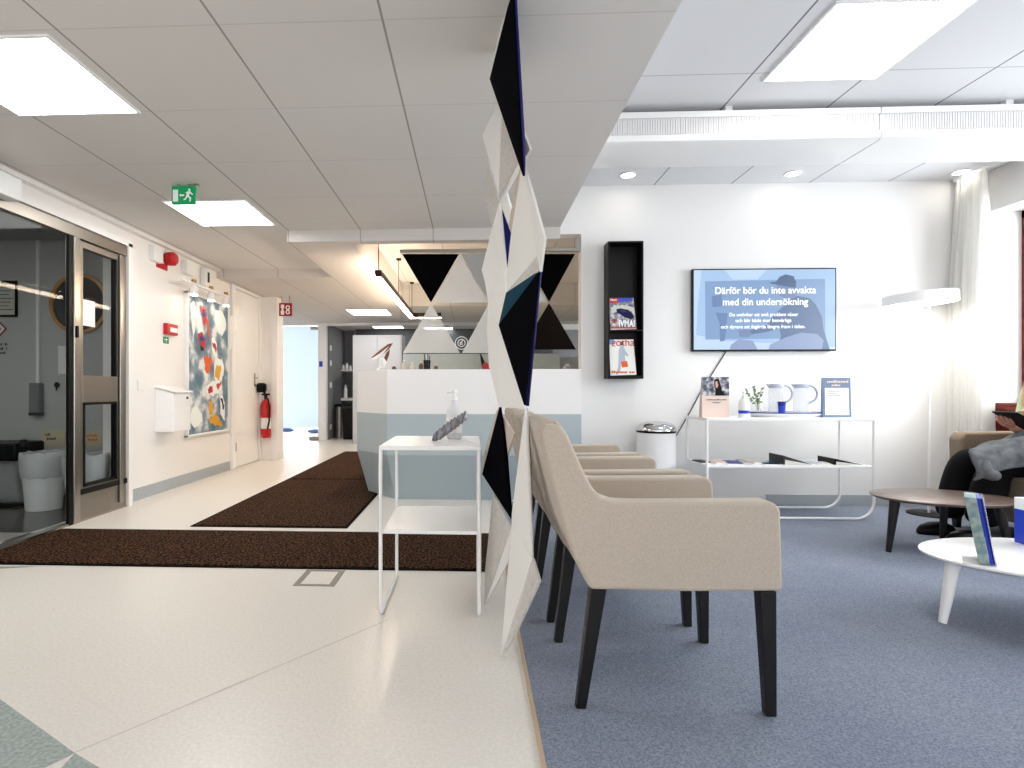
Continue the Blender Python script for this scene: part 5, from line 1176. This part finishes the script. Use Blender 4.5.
# face
m = MB(); hc = Vector((hipX-0.07, 3.61, 1.15))
m.tube([hc+Vector((-0.080, 0, 0.02)), hc+Vector((-0.104, 0, -0.01)), hc+Vector((-0.085, 0, -0.018))], 0.01, 8, radii=[0.006, 0.013, 0.006]); m.build('nose', 'skin', per, smooth=True)
for s in (-1, 1):
    m = MB(); m.lathe(hc+Vector((-0.078, 0.03*s, 0.012)), [(0.002, -.006), (0.010, 0), (0.002, .006)], 10); m.build('eye', 'charcoal', per, smooth=True)
    m = MB(); m.lathe(hc+Vector((0.0, 0.082*s, 0.0)), [(0.006, -.026), (0.018, 0), (0.006, .026)], 10, sy=0.5); m.build('ear', 'skin', per, smooth=True)
m = MB(); m.tube([hc+Vector((-0.080, -0.022, -0.045)), hc+Vector((-0.086, 0, -0.047)), hc+Vector((-0.080, 0.022, -0.045))], 0.005, 6); m.build('mouth', 'dark_red', per, smooth=True)
skin_obj('hair', [(hc.x+0.02, 3.61, 1.22, .092, .088), (hc.x+0.05, 3.61, 1.16, .085, .088), (hc.x+0.06, 3.61, 1.06, .06, .08)], [(0, 1), (1, 2)], 'hair', per)
# shirt
skin_obj('shirt', [(hipX+0.005, 3.61, 0.56, .135, .16), (hipX+0.01, 3.61, 0.70, .125, .155), (hipX+0.02, 3.61, 0.84, .125, .165), (hipX+0.01, 3.61, 0.955, .085, .12),
   (hipX+0.02, 3.43, 0.935, .064), (3.585, 3.385, 0.76, .058), (3.50, 3.415, 0.738, .05), (hipX+0.02, 3.79, 0.935, .064), (3.605, 3.825, 0.78, .058), (3.55, 3.79, 0.738, .05)],
   [(0, 1), (1, 2), (2, 3), (3, 4), (4, 5), (5, 6), (3, 7), (7, 8), (8, 9)], 'tee', per)
# trousers
kz = 0.475
skin_obj('trousers', [(hipX, 3.61, hipZ, .14, .15), (hipX-0.10, NL+0.02, 0.49, .10, .09), (3.32, NL, 0.485, .085), (3.12, NL, kz-0.005, .085), (3.08, NL, 0.33, .095), (3.05, NL, 0.19, .092), (3.03, NL, 0.10, .085),
   (hipX-0.10, FL-0.02, 0.49, .10, .09), (3.30, FL, 0.49, .085), (3.11, FL, kz, .080), (3.07, FL, 0.33, .082), (3.04, FL, 0.19, .080), (3.02, FL, 0.10, .075)],
   [(0, 1), (1, 2), (2, 3), (3, 4), (4, 5), (5, 6), (0, 7), (7, 8), (8, 9), (9, 10), (10, 11), (11, 12)], 'trouser', per)
for Yy in (NL, FL):
    m = MB(); m.lathe((2.95, Yy, 0.004), [(0.9, 0), (0.98, 0.01), (0.95, 0.03), (0.80, 0.055), (0.45, 0.075), (0.05, 0.08)], 24, sx=0.125, sy=0.047); m.build('shoe', 'black_satin', per, smooth=True)
# hands
def hand(w, fdir, up, side, curl, name, thumb):
    w = Vector(w); f = Vector(fdir).normalized(); u = Vector(up).normalized(); s = f.cross(u).normalized()*side
    nodes = [(*(w), .020, .016), (*(w+f*0.03), .026, .014), (*(w+f*0.06), .030, .013)]; edges = [(0, 1), (1, 2)]
    for k, (o, L) in enumerate(((-.030, .060), (-.010, .072), (.010, .068), (.029, .052))):
        b = w+f*0.066+s*o; i = len(nodes)
        nodes += [(*b, .0095), (*(b+f*L*0.45+u*(-curl*0.3)*L), .0085), (*(b+f*L*0.80+u*(-curl)*L), .0078), (*(b+f*L*1.0+u*(-curl*1.6)*L), .006)]
        edges += [(2, i), (i, i+1), (i+1, i+2), (i+2, i+3)]
    b = w+f*0.02-s*0.022; i = len(nodes)
    nodes += [(*(b-s*0.012+f*0.01), .012), (*(b-s*0.028+f*0.035+u*thumb*0.01), .010), (*(b-s*0.032+f*0.06+u*thumb*0.016), .008)]
    edges += [(1, i), (i, i+1), (i+1, i+2)]
    return skin_obj(name, nodes, edges, 'skin', per)
hand((3.365, 3.47, 0.765), (-1, 0.12, 0.42), (0.1, 0, 1), 1, 0.25, 'hand', -1)
hand((3.36, 3.655, 0.685), (-0.85, -0.35, 0.48), (0.2, 0, 1), -1, -0.2, 'hand', 1)
# tablet
t = thing('tablet', (3.33, 3.52, 0.76), 'dark tablet held in the hands of the seated person', 'tablet')
tc_ = Vector((3.31, 3.56, 0.728)); ux = Vector((0.87, 0.0, -0.50)).normalized(); uy = Vector((0, 1, 0)); un = ux.cross(uy)
def tb_(su, sv, o): return tc_+ux*su+uy*sv+un*o
m = MB(); m.hexa([tb_(-.11, -.08, 0), tb_(.11, -.08, 0), tb_(.11, .08, 0), tb_(-.11, .08, 0)], [tb_(-.11, -.08, .010), tb_(.11, -.08, .010), tb_(.11, .08, .010), tb_(-.11, .08, .010)]); m.build('case', 'black_satin', t, bevel=0.003)
m = MB(); m.hexa([tb_(-.10, -.07, .010), tb_(.10, -.07, .010), tb_(.10, .07, .010), tb_(-.10, .07, .010)], [tb_(-.10, -.07, .0112), tb_(.10, -.07, .0112), tb_(.10, .07, .0112), tb_(-.10, .07, .0112)]); m.build('screen', 'charcoal', t)
# grey jacket over the lap
t = thing('jacket', (3.38, 3.44, 0.40), 'grey jacket draped over the lap of the seated person', 'jacket')
m = MB(); ni, nj = 22, 26; vs = []; fs = []
for i in range(ni+1):
    u = i/ni; X0_ = 2.91+0.60*u
    for j in range(nj+1):
        v = j/nj; X = X0_ + (0.24*(1-u)*(1-v/0.45) if v < 0.45 else 0)
        # arc over near thigh, hanging down near side
        if v < 0.45:
            Y = 3.66-0.25*(v/0.45); Z = 0.565+0.07*u+0.03*math.sin(u*3)
        else:
            g = (v-0.45)/0.55; Y = 3.41-0.02*math.sin(min(1, g*1.6)*math.pi/2)-0.006; Z = 0.565+0.07*u+0.03*math.sin(u*3)-(g**1.2)*(0.16-0.05*u)
        n_ = 0.010*math.sin(u*11+v*5)+0.008*math.sin(v*13-u*7)
        vs.append((X+0.02*math.sin(v*9)*(1-u)-0.03*v*(1-u), Y-abs(n_)*0.6, Z+n_))
for i in range(ni):
    for j in range(nj): a_ = i*(nj+1)+j; fs.append((a_, a_+1, a_+nj+2, a_+nj+1))
m.add(vs, fs); m.build('cloth', 'jacket', t, solid=0.014, smooth=True, angle=180)
m = MB(); m.tube([(2.96, 3.395, 0.52), (2.94, 3.385, 0.47), (2.97, 3.385, 0.43), (3.04, 3.385, 0.42)], 0.04, 14, radii=[.030, .042, .040, .030]); m.build('sleeve', 'jacket', t, smooth=True, subsurf=1)

# groups of repeats
GR = {'ceiling_light': 'light panels in the ceilings', 'downlight': 'small downlights over the waiting area', 'magazine': 'magazines in the black rack', 'floor_mat': 'brown floor mats in the hall',
      'brochure': 'brochures on the console shelf', 'folder': 'open folders on the console shelf', 'water_jug': 'water jugs on the tray', 'bucket': 'white buckets in the vestibule', 'wall_switch': 'switches in the alcove',
      'jar': 'jars on the alcove shelf', 'shoe_cover': 'blue shoe covers on the far floor', 'coffee_table': 'low oval coffee tables', 'wall_sign': 'beige signs in the vestibule', 'wall_shelf': 'shelves in the alcove'}
for o in list(bpy.data.objects):
    if o.parent is None and 'label' in o:
        k = o.name.split('.')[0]
        if k in GR: o['group'] = GR[k]
        if k == 'armchair' and 'row' in o['label']: o['group'] = 'beige waiting chairs in a row'
